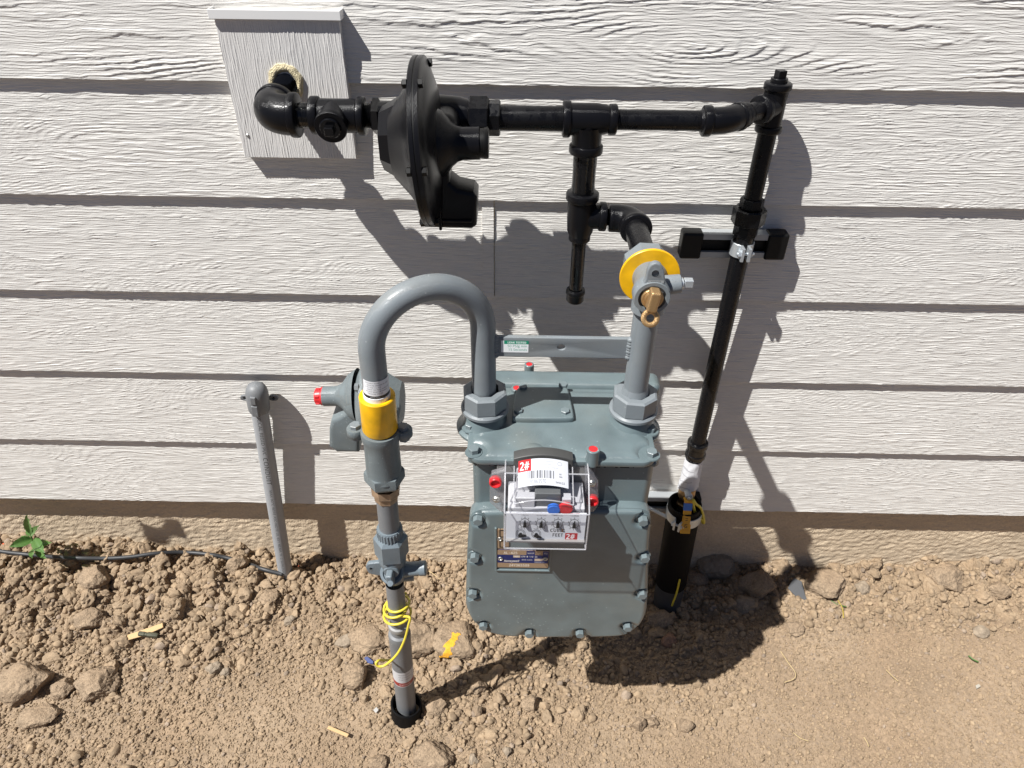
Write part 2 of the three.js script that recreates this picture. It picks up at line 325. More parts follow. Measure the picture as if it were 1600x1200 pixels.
// ---------------------------------------------------------------- ground
const hash2 = (i, j, s) => { let h = (i * 374761393 + j * 668265263 + s * 2147483647) | 0; h = Math.imul(h ^ (h >>> 13), 1274126177); h ^= h >>> 16; return (h >>> 0) / 4294967296; };
function cells(x, z, size, s) {       // lumps: height of the nearest cell's dome, 0..1, each cell of its own size
  const X = x / size, Z = z / size, i0 = Math.floor(X), j0 = Math.floor(Z); let best = 0;
  for (let j = j0 - 1; j <= j0 + 1; j++) for (let i = i0 - 1; i <= i0 + 1; i++) {
    const h = hash2(i, j, s), r = 0.28 + 0.5 * hash2(i, j, s + 3) ** 1.6, dx = X - i - h, dz = Z - j - hash2(i, j, s + 1), d = Math.hypot(dx, dz) / r;
    if (d < 1) best = Math.max(best, Math.sqrt(1 - d * d) * r * 1.25);
  }
  return best;
}
function lumpy(x, z) {                // 0 fine trodden soil .. 1 coarse clods
  let m = 0.30 + 0.85 * fbm(x * 2.6, z * 3.4, 50, 3);
  m += 0.55 * sstep(-0.4, -0.75, x) * sstep(0.32, 0.12, z);
  m += 0.4 * sstep(0.16, 0.04, z);
  m += 0.36 * Math.exp(-(((x + 0.08) / 0.22) ** 2 + ((z - 0.3) / 0.17) ** 2));
  m += 0.3 * Math.exp(-(((x - 0.42) / 0.16) ** 2 + ((z - 0.1) / 0.12) ** 2));
  m -= 0.6 * sstep(0.4, 0.7, x) * sstep(0.1, 0.2, z);
  m -= 0.34 * Math.exp(-(((x - 0.2) / 0.2) ** 2 + ((z - 0.5) / 0.16) ** 2));
  m -= 0.3 * Math.exp(-(((x + 0.45) / 0.15) ** 2 + ((z - 0.35) / 0.2) ** 2));
  return clamp(m);
}
function groundBase(x, z) {
  let y = 0.012 * fbm(x * 2.2, z * 2.2, 11, 3);
  y += 0.045 * sstep(-0.35, -1.15, x) * Math.exp(-(((z + 0.04) / 0.16) ** 2)) + 0.03 * sstep(0.6, 1.25, x) * Math.exp(-(((z + 0.04) / 0.2) ** 2));
  y += 0.022 * Math.exp(-(((z - 0.09) / 0.07) ** 2)) * sstep(-0.2, -0.5, x);
  y -= 0.03 * Math.exp(-(((x - 0.2) / 0.2) ** 2 + ((z - 0.22) / 0.13) ** 2));
  y -= 0.022 * Math.exp(-(((x - 0.37) / 0.1) ** 2 + ((z - 0.02) / 0.08) ** 2));
  return y - 0.008 * sstep(0.4, 1.2, z);
}
function groundY(x, z) {
  const m = lumpy(x, z), w = 0.35 * N3(x * 30, z * 30, 8);
  const c1 = cells(x + 0.006 * w, z + 0.006 * N3(x * 30, z * 30, 18), 0.034, 5), c2 = cells(x, z, 0.015, 9), c3 = cells(x, z, 0.0085, 15);
  let y = groundBase(x, z) + m * m * 0.030 * c1 + m * 0.009 * c2 + (0.1 + 0.9 * m) * 0.0035 * c3;
  y += (0.004 + 0.022 * m) * fbm(x * 15, z * 15, 2, 5) + 0.0022 * N3(x * 95, z * 95, 5) + 0.0015 * N3(x * 200, z * 200, 9);
  y += 0.02 * sstep(0.035, -0.03, z) * (0.35 + fbm(x * 9, 3.3, 6, 3));
  return y;
}
{
  const xs = [-60, -30, -14, -7, -4, -2.6, ...axisSteps(-1.9, -1.36, 1.36, 1.9, 0.0034, 0.06), 2.6, 4, 7, 14, 30, 60];
  const zs = [-0.1, -0.075, ...axisSteps(-0.052, -0.052, 0.56, 1.5, 0.0034, 0.07), 2, 3, 5, 9, 16, 30, 60].reverse();
  const g = sheet(xs, zs, (x, z) => [x, Math.abs(x) > 2.6 || z > 2 ? groundBase(clamp(x, -4, 4), Math.min(z, 3)) : groundY(x, z), z]);
  planarUV(g, 0, 2);
  const m = shade(new THREE.Mesh(g, M.soil)); m.name = 'ground'; m.userData = { kind: 'structure', label: 'dry tan soil with clods along the foot of the wall' }; scene.add(m);
}
{ // dark sheet added out of view to cut soil bounce onto the wall
  const g = sheet([-60, -8, -3, 0, 3, 8, 60], [60, 8, 3, 1.3, 0.95], (x, z) => [x, 0.02 + 0.01 * N3(x * 3, z * 3, 2), z]); planarUV(g, 0, 2);
  const m = shade(new THREE.Mesh(g, std({ color: lin(0.075, 0.066, 0.062), roughness: 0.95 }))); m.name = 'added_dark_sheet'; m.userData = { kind: 'structure', label: 'unseen dark sheet added in front of the bare soil strip to deepen the wall shadows' }; scene.add(m);
}
// stones and clods
function stoneGeo(sd, detail, rough = 0.22, cuts = 7) {
  const g = new THREE.IcosahedronGeometry(1, detail), p = g.attributes.position, planes = [];
  const r = (a) => hash2(sd, a, 77); for (let i = 0; i < cuts; i++) planes.push([V(r(i * 3) - 0.5, r(i * 3 + 1) - 0.5, r(i * 3 + 2) - 0.5).normalize(), 0.62 + 0.3 * r(i + 50)]);
  const v = V(0, 0, 0);
  for (let i = 0; i < p.count; i++) {
    v.fromBufferAttribute(p, i).normalize(); let d = 1; for (const [n, k] of planes) { const c = v.dot(n); if (c > 0.001) d = Math.min(d, k / c); }
    d *= 1 + rough * fbm(v.x * 1.6 + sd, v.y * 1.6, v.z * 1.6 + sd * 3, 4) + rough * 0.25 * N3(v.x * 7 + sd, v.y * 7, v.z * 7);
    p.setXYZ(i, v.x * d, v.y * d, v.z * d);
  }
  let h = mergeVerts(g); h.computeVertexNormals(); return boxUV(clean(creased(h, 0.75)), 0.05);
}
function mergeVerts(g) { // by position only
  const p = g.attributes.position, map = new Map(), pos = [], idx = [];
  for (let i = 0; i < p.count; i++) { const k = [p.getX(i), p.getY(i), p.getZ(i)].map((x) => Math.round(x * 1e4)).join(); if (!map.has(k)) { map.set(k, pos.length / 3); pos.push(p.getX(i), p.getY(i), p.getZ(i)); } idx.push(map.get(k)); }
  const h = new THREE.BufferGeometry(); h.setAttribute('position', new THREE.Float32BufferAttribute(pos, 3)); h.setIndex(idx); return h;
}
{ // loose crumbs and small clods that nobody could count
  const kinds = [1, 2, 3, 4, 5].map((s) => stoneGeo(s, 1, 0.3, 6)), N = 130000, each = kinds.map(() => []), bigKinds = [6, 7, 8, 9].map((s) => stoneGeo(s, 6, 0.5, 11)), big = bigKinds.map(() => []);
  const q = new THREE.Quaternion(), e = new THREE.Euler(), mt = new THREE.Matrix4(), col = new THREE.Color();
  for (let i = 0; i < N; i++) {
    const x = -1.34 + 2.68 * rnd(), z = -0.04 + 0.6 * rnd(), m = lumpy(x, z), a = rnd(), keep = rnd();
    if (keep > 0.6 + 0.4 * m) continue;
    if (rnd() < 0.05 * m * m) { const s = 0.0045 + 0.0135 * Math.pow(rnd(), 2.2), y = groundY(x, z) - s * 0.1; q.setFromEuler(e.set(rnd() * 6.3, rnd() * 6.3, rnd() * 6.3)); mt.compose(V(x, y, z), q, V(s * (0.8 + 0.6 * rnd()), s * (0.6 + 0.4 * rnd()), s * (0.8 + 0.5 * rnd()))); const t = 0.9 + 0.2 * rnd(); col.setRGB(t, t, t * 0.98); if (Math.hypot(x + 0.205, z - 0.34) > 0.05) big[(rnd() * 4) | 0].push([mt.clone(), col.clone()]); }
    let s = 0.0009 + 0.0013 * a + (rnd() < 0.22 + 0.2 * m ? 0.0044 * Math.pow(rnd(), 2) * (0.65 + m) : 0) + (rnd() < 0.03 * m ? 0.009 * Math.pow(rnd(), 1.5) : 0);
    if (Math.hypot(x + 0.205, z - 0.34) < 0.03) continue;
    const y = groundY(x, z) + s * 0.25;
    q.setFromEuler(e.set(rnd() * 6.3, rnd() * 6.3, rnd() * 6.3));
    mt.compose(V(x, y, z), q, V(s * (0.8 + 0.5 * rnd()), s * (0.65 + 0.4 * rnd()), s * (0.8 + 0.5 * rnd())));
    const t = 0.82 + 0.42 * rnd(), wv = rnd() < 0.06 ? 1 : 0; col.setRGB(t * (wv ? 0.95 : 1), t * (wv ? 1.0 : 1), t * (wv ? 1.12 : 0.97));
    each[(rnd() * 5) | 0].push([mt.clone(), col.clone()]);
  }
  const soilBits = new THREE.Group(); soilBits.name = 'loose_soil_crumbs'; soilBits.userData = { kind: 'stuff', label: 'loose tan soil crumbs and pebbles scattered over the ground' }; scene.add(soilBits);
  [...each, ...big].forEach((list, k) => {
    const im = new THREE.InstancedMesh([...kinds, ...bigKinds][k], M.crumb, list.length); im.name = 'crumbs'; im.userData.kind = 'stuff';
    list.forEach(([m, c], i) => { im.setMatrixAt(i, m); im.setColorAt(i, c); }); shade(im); soilBits.add(im);
  });
}
function rock(px, py, wpx, hpx, sd, label, mat = M.clod, dpx = wpx * 0.8, yaw = 0, name = 'dirt_clod', cat = 'dirt clod') {
  const c0 = UY(px, py, 0.012), y0 = groundY(c0.x, c0.z), c = UY(px, py, y0 + 0.008), dist = c.clone().sub(EYE).dot(FW) / FOCAL;
  const w = wpx * dist / 2, h = hpx * dist / 2, g = stoneGeo(sd, w > 0.012 ? 14 : 6, 0.26, 9).clone();
  g.scale(w, h * 0.8, dpx * dist / 2); g.rotateY(yaw);
  const m = shade(new THREE.Mesh(boxUV(g), mat)); m.name = numbered(name); m.position.set(c.x, groundY(c.x, c.z) + h * 0.30, c.z); m.userData = { label, category: cat }; scene.add(m); return m;
}
rock(40, 1070, 84, 66, 11, 'large rounded clod cut by the left edge of the photo');
rock(155, 1072, 72, 56, 12, 'large loaf shaped clod second from the left edge, casting a shadow to its right');
const painted = rock(712, 1005, 82, 66, 13, 'tan clod with a splash of orange yellow marking paint on it');
rock(645, 998, 84, 62, 14, 'broad flat clod right behind the lower riser pipe');
rock(574, 1000, 62, 42, 29, 'low pale clod just left of the riser pipe below the wire coil');
rock(557, 1060, 42, 66, 15, 'upright tan clod beside the riser above the black collar', M.clod, 40);
rock(1118, 884, 62, 56, 16, 'rounded brown rock in shadow right of the black sleeve', M.rockGrey, 50, 0, 'rock', 'rock');
rock(1180, 915, 70, 62, 17, 'big blocky clod at the right border of the meter shadow');
rock(1160, 945, 40, 34, 18, 'egg shaped stone in the meter shadow below the blocky clod', M.rockGrey, 30, 0, 'rock', 'rock');
rock(1030, 968, 42, 38, 30, 'squat clod in shadow in front of the black sleeve');
rock(1045, 1000, 26, 30, 19, 'reddish brown stone in the shadow under the meter corner', M.rockRed, 24, 0, 'rock', 'rock');
rock(1480, 902, 62, 48, 20, 'big angular clod by the foundation at far right');
rock(1292, 914, 66, 46, 21, 'wide pale clod by the foundation right of the scrap of plastic');
rock(1346, 918, 28, 26, 31, 'whitish flat stone by the foundation between the two pale clods', M.rockGrey, 24, 0.4, 'rock', 'rock');
rock(1240, 980, 34, 20, 32, 'small flat clod outside the right tip of the meter shadow');
rock(1535, 984, 26, 18, 33, 'smooth oval stone at far right below the angular clod', M.rockGrey, 20, 0.3, 'rock', 'rock');
rock(374, 890, 34, 52, 22, 'upright rough clod standing over the black cable', M.clod, 30);
rock(418, 932, 38, 22, 23, 'flat oval clod left of the conduit foot');
rock(452, 968, 22, 16, 34, 'pale wedge shaped stone in front of the conduit foot', M.rockGrey, 16, 0.5, 'rock', 'rock');
rock(333, 1042, 26, 22, 24, 'pale grey stone, the larger of two side by side left of the riser', M.rockGrey, 22, 0, 'rock', 'rock');
rock(351, 1048, 16, 16, 25, 'pale grey pebble, the smaller of two side by side left of the riser', M.rockGrey, 16, 0, 'rock', 'rock');
rock(540, 1000, 36, 20, 26, 'flat yellowish stone left of the riser pipe', M.rockGrey, 22, 0.5, 'rock', 'rock');
rock(682, 1104, 38, 30, 27, 'blocky clod just right of the black collar');
rock(748, 1074, 26, 34, 28, 'long clod standing right of the collar along the riser shadow', M.clod, 26);
rock(747, 1110, 16, 28, 35, 'narrow light stone right of the blocky clod', M.clod, 18, 0.5);
rock(676, 1184, 64, 50, 36, 'large clod at the lower border below the collar');
rock(740, 1184, 18, 18, 37, 'round grey pebble near the lower border right of the large clod', M.rockGrey, 18, 0, 'rock', 'rock');
rock(792, 1172, 15, 13, 38, 'small round cream pebble alone on fine soil at the lower border', M.rockGrey, 14, 0, 'rock', 'rock');
rock(998, 1132, 24, 34, 39, 'split clod with a dark crack below the meter shadow', M.clod, 22);
rock(1020, 1128, 20, 22, 40, 'clod just right of the split one below the meter shadow', M.clod, 18);
rock(1072, 1132, 26, 26, 41, 'lone pale clod further right below the meter shadow', M.clod, 22);
rock(828, 1098, 30, 32, 42, 'brown clod below the meter between the collar and its shadow', M.clod, 26);
rock(590, 1190, 30, 24, 43, 'clod at the lower border left of the large one');
rock(150, 905, 46, 42, 44, 'crumbly clod below the weed and the black cable', M.clod, 40);
rock(140, 965, 48, 40, 45, 'crumbly clod at left above the loaf shaped one', M.clod, 40);
rock(60, 1120, 60, 34, 46, 'low clod in front of the rounded clod at the left edge', M.clod, 44);
rock(100, 1075, 40, 40, 47, 'broken clod wedged between the two large ones at left', M.clod, 36);
rock(1560, 918, 40, 30, 48, 'clod at far right beyond the angular one by the foundation', M.clod, 32);
rock(1085, 905, 44, 36, 49, 'dark clod in shadow touching the sleeve on its right', M.clod, 36);
{ // paint splash: a thin skin on the painted clod
  const g = painted.geometry, p = g.attributes.position, n = g.attributes.normal, pos = [], nor = [];
  const s = V(-0.3, 0.75, 0.7).normalize();
  const ok = (i) => { if (1) { const X = p.getX(i) / 0.046, Y = p.getY(i) / 0.03, Z = p.getZ(i) / 0.038, w = 0.16 * N3(X * 4, Y * 4, Z * 4); return Math.abs(X + 0.28 - 0.30 * (Y - Z * 0.8) + 1.6 * w) < 0.25 && Z - Y * 0.2 > -0.35 + w && Y + Z > -0.1 + w; } const v = V(p.getX(i), p.getY(i), p.getZ(i)); const r = V(v.x / 0.048, v.y / 0.03, v.z / 0.04); return Math.abs(r.x + 0.22 - 0.32 * r.y + 0.1 * N3(v.x * 180, v.y * 180, v.z * 180)) < 0.17 && r.dot(s) > 0.1 && Math.abs(r.y - 0.1) < 0.75 + 0.3 * N3(v.x * 250, v.y * 250, 4); };
  for (let i = 0; i < p.count; i += 3) if (ok(i) && ok(i + 1) && ok(i + 2)) for (let k = 0; k < 3; k++) { pos.push(p.getX(i + k) + n.getX(i + k) * 0.0006, p.getY(i + k) + n.getY(i + k) * 0.0006, p.getZ(i + k) + n.getZ(i + k) * 0.0006); nor.push(n.getX(i + k), n.getY(i + k), n.getZ(i + k)); }
  const h = new THREE.BufferGeometry(); h.setAttribute('position', new THREE.Float32BufferAttribute(pos, 3)); h.setAttribute('normal', new THREE.Float32BufferAttribute(nor, 3)); boxUV(h);
  if (pos.length) { const m = shade(new THREE.Mesh(h, std({ color: lin(0.74, 0.36, 0.025), roughness: 0.8, bumpMap: rep(soilB, 5), bumpScale: 0.0012 }))); m.name = 'paint_splash'; painted.add(m); }
}
// ---------------------------------------------------------------- mounting block on the wall, with its channel
const ZR = 0.098, ZV = 0.034;               // distance of the black pipe run and of the house riser from the wall
{
  const t = thing('mounting_block', 'white painted wood grain block on the wall where the pipe comes out', 'mounting block', V(-0.338, 1.022, -0.008));
  const x0 = -0.424, x1 = -0.252, y0 = 1.022, y1 = 1.216, zf = 0.0115, n = 110, m = 120;
  const g = sheet([...Array(n + 1).keys()].map((i) => x0 + (x1 - x0) * i / n), [...Array(m + 1).keys()].map((j) => y0 + (y1 - y0) * j / m), (x, y) => {
    const ph = x / 0.0046 + 2.4 * fbm(x * 9, y * 2.2, 5, 3) + 0.45 * N3(x * 60, y * 26, 4), f = ph - Math.floor(ph), s = f < 0.2 ? f / 0.2 : Math.pow(1 - (f - 0.2) / 0.8, 1.3);
    const a = clamp(0.6 + 0.9 * N3(x * 60, y * 7, 3), 0.1, 1.2);
    return [x, y, zf + 0.0011 * a * s];
  });
  planarUV(g, 0, 1);
  part('panel', g, M.panel, t, null, true);
  part('edge_board', rbox(x1 - x0, y1 - y0, 0.022, 0.001, V((x0 + x1) / 2, (y0 + y1) / 2, zf - 0.0108)), M.panel, t);
  const a = U(325, 24, 0.0172).x, b = U(532, 24, 0.0172).x, yl = U(430, 31, 0.0172).y, yt = U(430, 15.5, 0.0172).y;
  part('top_channel', [rbox(b - a, yt - yl, 0.0016, 0.0007, V((a + b) / 2, (yl + yt) / 2, 0.0172)), rbox(b - a, 0.0016, 0.026, 0.0006, V((a + b) / 2, yl + 0.0009, 0.0045)),
    rbox(0.0016, yt - yl, 0.026, 0.0006, V(a + 0.0009, (yl + yt) / 2, 0.0045)), rbox(0.0016, yt - yl, 0.026, 0.0006, V(b - 0.0009, (yl + yt) / 2, 0.0045)), rbox(b - a, yt - yl + 0.014, 0.0016, 0.0006, V((a + b) / 2, (yl + yt) / 2 + 0.006, -0.007))], M.trim, t);
  { const nl = U(387, 212, 0.012); part('nail_head', cyl(V(nl.x, nl.y, 0.0115), V(nl.x, nl.y, 0.0132), 0.0026, 14), M.steel, t); }
  const h = U(447, 130, 0.012), ring = new THREE.TorusGeometry(0.0202, 0.0056, 14, 48), p = ring.attributes.position;
  for (let i = 0; i < p.count; i++) { const k = 1 + 0.22 * fbm(p.getX(i) * 90, p.getY(i) * 90, 4, 3); p.setXYZ(i, p.getX(i) * k, p.getY(i) * k * 1.05, p.getZ(i) * 0.8); }
  ring.computeVertexNormals(); ring.translate(h.x, h.y, 0.0125);
  part('sealant_ring', clean(ring), M.cream, t, 'cream sealant smeared round the pipe hole');
}
// ---------------------------------------------------------------- black pipe run along the wall
const RX = V(1, 0, 0), YR = U(820, 185, ZR).y;
const rx = (px, py = 184) => V(U(px, py, ZR).x, YR, ZR);
const rightwards = (px0, px1) => [rx(px0), rx(px1).x - rx(px0).x];
{
  const h = U(445, 130, 0.02), t = thing('gas_inlet_piping', 'black elbow, nipple and plugged tee from the block to the black regulator', 'gas pipe', V(h.x, h.y, 0.02));
  const hh = U(447, 132, 0.012), A = V(hh.x, hh.y, 0.004), B = V(-0.3445, YR + 0.002, ZR - 0.04);
  part('nipple', [thread(A, B.clone().sub(A), 0.0168, A.distanceTo(B) + 0.012)], M.blackWet, t);
  const arc = new THREE.CubicBezierCurve3(V(-0.3445, YR + 0.002, ZR - 0.036), V(-0.3445, YR + 0.002, ZR - 0.012), V(-0.3345, YR, ZR), V(-0.3095, YR, ZR));
  part('elbow', [clean(new THREE.TubeGeometry(arc, 30, 0.0268, 32)), collar(V(-0.3445, YR + 0.002, ZR - 0.044), V(0, 0, 1), 0.029, 0.013), collar(V(-0.314, YR, ZR), RX, 0.0295, 0.0115)], M.blackCast, t);
  const [n1, l1] = rightwards(457, 489);
  part('nipple', [cyl(n1, along(n1, rx(489), l1), 0.0166), thread(n1, RX, 0.0167, 0.011), thread(n1.clone().addScaledVector(RX, l1 - 0.012), RX, 0.0167, 0.012)], M.blackWet, t);
  const [c1] = rightwards(487, 500), [c2] = rightwards(560, 571), mid = rx(524);
  part('tee', [collar(c1, RX, 0.0252, 0.0125), collar(c2, RX, 0.0252, 0.0105), cyl(c1, c2, 0.0222), lathe(mid, mid.clone().add(V(0, -0.18, 1)), [[0.0222, 0], [0.0215, 0.02], [0.0222, 0.0255], [0.0222, 0.0325], [0.021, 0.034], [0.0145, 0.034]])], M.blackCast, t);
  const d = V(0, -0.18, 1).normalize();
  part('plug', [lathe(mid.clone().addScaledVector(d, 0.03), mid.clone().addScaledVector(d, 1), [[0, 0], [0.0142, 0], [0.0142, 0.006], [0.013, 0.0072], [0, 0.0072]]), rbox(0.012, 0.012, 0.012, 0.001, mid.clone().addScaledVector(d, 0.041), new THREE.Quaternion().setFromUnitVectors(V(0, 0, 1), d))], M.blackWet, t);
  const [n2, l2] = rightwards(571, 586);
  part('nipple', thread(n2, RX, 0.0164, l2), M.blackWet, t);
  const [b1, lb] = rightwards(583, 606);
  part('reducing_bush', [nut(b1, RX, 0.0245, lb * 0.55, 6, 0.5), cyl(b1, rx(625), 0.0205)], M.blackWet, t);
}
// ---------------------------------------------------------------- black service regulator, casing edge on to the viewer
function regulator(t, O, ax, R, m, m2, bolts = 8) {    // O: centre of the casing, ax: axis towards the spring barrel side
  const L = (r) => lathe(O.clone().addScaledVector(ax, -0.09), O.clone().add(ax), r.map(([a, b]) => [a, b + 0.09]), 56);
  part('lower_casing', L([[0, -0.042], [R * 0.42, -0.042], [R * 0.46, -0.038], [R * 0.64, -0.022], [R * 0.80, -0.0115], [R * 0.93, -0.0085], [R * 0.985, -0.0075], [R, -0.006], [R, -0.001], [0, -0.001]]), m, t);
  part('upper_casing', L([[0, 0.001], [R, 0.001], [R, 0.0062], [R * 0.98, 0.0076], [R * 0.9, 0.0086], [R * 0.85, 0.0115], [R * 0.74, 0.0155], [R * 0.5, 0.0185], [R * 0.36, 0.0195], [0, 0.0195]]), m, t);
  part('diaphragm_rim', L([[0, -0.0012], [R * 0.992, -0.0012], [R * 0.992, 0.0012], [0, 0.0012]]), m2, t);
  const q = new THREE.Quaternion().setFromUnitVectors(YAX, ax);
  for (let i = 0; i < bolts; i++) {
    const a = (i + 0.5) / bolts * Math.PI * 2, p = V(Math.cos(a) * R * 0.955, 0, Math.sin(a) * R * 0.955).applyQuaternion(q).add(O);
    part('casing_bolt', [nut(p.clone().addScaledVector(ax, 0.006), ax, 0.0058, 0.006, 6, i), cyl(p.clone().addScaledVector(ax, -0.0135), p.clone().addScaledVector(ax, 0.0), 0.0036, 12), nut(p.clone().addScaledVector(ax, -0.0125), ax, 0.0058, 0.0055, 6, i * 2)], m2, t);
  }
}
{
  const O = V(-0.1215, 1.0985, 0.166), t = thing('black_gas_regulator', 'matte black disc shaped regulator hanging edge on in the black pipe run', 'gas regulator', O);
  const ax = V(1, 0.055, 0).normalize();
  regulator(t, O, ax, 0.105, M.blackCast, M.blackPlastic, 6);
  // angular hood of the inlet side
  const hood = new THREE.CylinderGeometry(0.040, 0.066, 0.046, 8, 1); hood.rotateY(Math.PI / 8); hood.scale(1, 1, 1);
  const hg = creased(hood, 0.2); hg.rotateZ(Math.PI / 2); hg.translate(O.x - 0.035, O.y + 0.002, O.z - 0.012);
  part('inlet_hood', clean(hg), M.blackCast, t);
  // barrel with screw cap, pointing right
  const bz = O.z + 0.005, b0 = V(O.x + 0.012, O.y + 0.001, bz), e = V(O.x + 0.072, O.y + 0.003, bz);
  part('spring_barrel', [lathe(b0, e, [[0.046, 0], [0.04, 0.012], [0.028, 0.022], [0.0225, 0.029], [0.0205, 0.036], [0.0205, 0.058], [0, 0.059]])], M.blackCast, t);
  part('seal_cap', [lathe(e, e.clone().add(RX), [[0, -0.002], [0.0185, -0.002], [0.0185, 0.003], [0.0195, 0.0035], [0.0195, 0.0075], [0.018, 0.0095], [0, 0.0095]])], M.blackPlastic, t);
  // valve body behind, joining the pipe run
  part('body', [lathe(V(O.x - 0.05, YR, ZR), V(O.x + 0.06, YR, ZR), [[0, 0], [0.022, 0], [0.026, 0.02], [0.03, 0.05], [0.027, 0.09], [0.022, 0.106], [0, 0.106]]), rbox(0.06, 0.06, 0.07, 0.018, V(O.x + 0.012, O.y + 0.004, O.z - 0.035))], M.blackCast, t);
  // vent spout below the barrel, with the bite out of its upper corner
  const sp = [[664, 240], [702, 240], [703, 282], [716, 292], [740, 297], [746, 305], [745, 349], [738, 354], [664, 352]].map(([x, y]) => U(x, y, O.z + 0.012));
  part('vent_spout', extrude(shapeOf(sp), O.z - 0.03, O.z + 0.022, 0.006), M.blackCast, t);
  part('stiffening_rib', [rbox(0.045, 0.0035, 0.05, 0.0015, V(O.x + 0.036, U(700, 334, O.z).y, O.z)), rbox(0.004, 0.05, 0.058, 0.0015, V(U(690, 320, O.z).x, U(690, 320, O.z).y, O.z))], M.blackCast, t);
}
// ---------------------------------------------------------------- run right of the regulator with drip leg
{
  const s0 = rx(686), t = thing('gas_pipe_run', 'black horizontal pipe right of the black regulator, with a capped drip leg below', 'gas pipe', s0);
  const seg = (a, b) => { const [p, l] = rightwards(a, b); return [p, l]; };
  { const [p, l] = seg(681, 704); part('hex_bush', nut(p, RX, 0.0245, l, 6, 0.3), M.black, t); }
  { const [p, l] = seg(704, 735); part('nipple', thread(p, RX, 0.0166, l), M.blackWet, t); }
  { const [p, l] = seg(716, 734); part('union_tailpiece', nut(p, RX, 0.0225, l, 8, 0.2), M.black, t); }
  { const [p, l] = seg(733, 764); part('union_nut', nut(p, RX, 0.0295, l, 8, 0.1), M.black, t); }
  { const [p, l] = seg(763, 782); part('union_end', nut(p, RX, 0.0235, l, 8, 0.4), M.black, t); }
  { const [p, l] = seg(780, 884); part('pipe', [cyl(p, p.clone().addScaledVector(RX, l), 0.0166), thread(p, RX, 0.0167, 0.012), thread(p.clone().addScaledVector(RX, l - 0.016), RX, 0.0167, 0.016)], M.black, t); }
  const tc = rx(919), dn = V(0, -1, 0);
  { const [p, l] = seg(879, 892), [q, l2] = seg(951, 964);
    part('tee', [collar(p, RX, 0.0242, l), collar(q, RX, 0.0205, l2), lathe(p, q, [[0.0212, 0], [0.0212, 0.045], [0.0195, 0.058], [0.0172, 0.066]]), lathe(tc.clone().add(V(0, 0, 0)), tc.clone().add(dn), [[0.0205, 0], [0.0205, 0.026]]), collar(tc.clone().addScaledVector(dn, 0.034), dn, 0.0238, 0.0125), lathe(tc, tc.clone().add(dn), [[0.023, 0.008], [0.0208, 0.02], [0.0205, 0.04]])], M.blackCast, t); }
  { const [p, l] = seg(962, 1101); part('pipe', [cyl(p, p.clone().addScaledVector(RX, l), 0.01335), thread(p, RX, 0.0135, 0.015), thread(p.clone().addScaledVector(RX, l - 0.012), RX, 0.0135, 0.012)], M.black, t); }
  // drip leg
  const dx = tc.x, Y = (py) => U(912, py, ZR).y, yA = Y(240), yB = Y(302), D = (y) => V(dx, y, ZR);
  part('pipe', [cyl(D(yA), D(yB), 0.0166), thread(D(yA - 0.004), dn, 0.0167, 0.014), thread(D(yB + 0.012), dn, 0.0167, 0.012)], M.blackWet, t);
  const t2 = V(dx, Y(338), ZR);
  part('tee', [collar(D(Y(300)), dn, 0.0242, 0.012), lathe(D(Y(310)), D(0), [[0.0208, 0], [0.0208, 0.03], [0.0195, 0.05], [0.0155, 0.06], [0.0145, 0.066]]), lathe(t2, t2.clone().add(RX), [[0.019, 0], [0.0182, 0.03]]), collar(t2.clone().addScaledVector(RX, 0.026), RX, 0.0215, 0.0115), collar(D(Y(364)), dn, 0.0165, 0.012)], M.blackCast, t);
  part('nipple', [cyl(D(Y(376)), D(Y(460)), 0.0107), thread(D(Y(378)), dn, 0.0108, 0.01)], M.blackWet, t);
  part('cap', [collar(D(Y(452)), dn, 0.0152, 0.009), lathe(D(Y(452)), D(0), [[0.0142, 0], [0.014, 0.019], [0.0125, 0.0215], [0, 0.022]])], M.blackCast, t);
  // branch to the meter: nipple and elbow turning towards the viewer
  const n0 = t2.clone().addScaledVector(RX, 0.036), ec = V(0.170, t2.y - 0.002, ZR);
  part('nipple', thread(n0, RX, 0.0134, 0.012), M.blackWet, t);
  const arc = new THREE.CubicBezierCurve3(V(ec.x - 0.032, ec.y, ec.z), V(ec.x - 0.010, ec.y, ec.z), V(ec.x, ec.y, ec.z + 0.010), V(ec.x, ec.y, ec.z + 0.034));
  part('elbow', [clean(new THREE.TubeGeometry(arc, 26, 0.0205, 28)), collar(V(ec.x - 0.036, ec.y, ec.z), RX, 0.0205, 0.010), collar(V(ec.x, ec.y, ec.z + 0.029), V(0, 0, 1), 0.0235, 0.0115)], M.blackCast, t);
  part('nipple', [cyl(V(ec.x, ec.y, ec.z + 0.035), V(ec.x, ec.y, 0.235), 0.0166)], M.black, t);
}
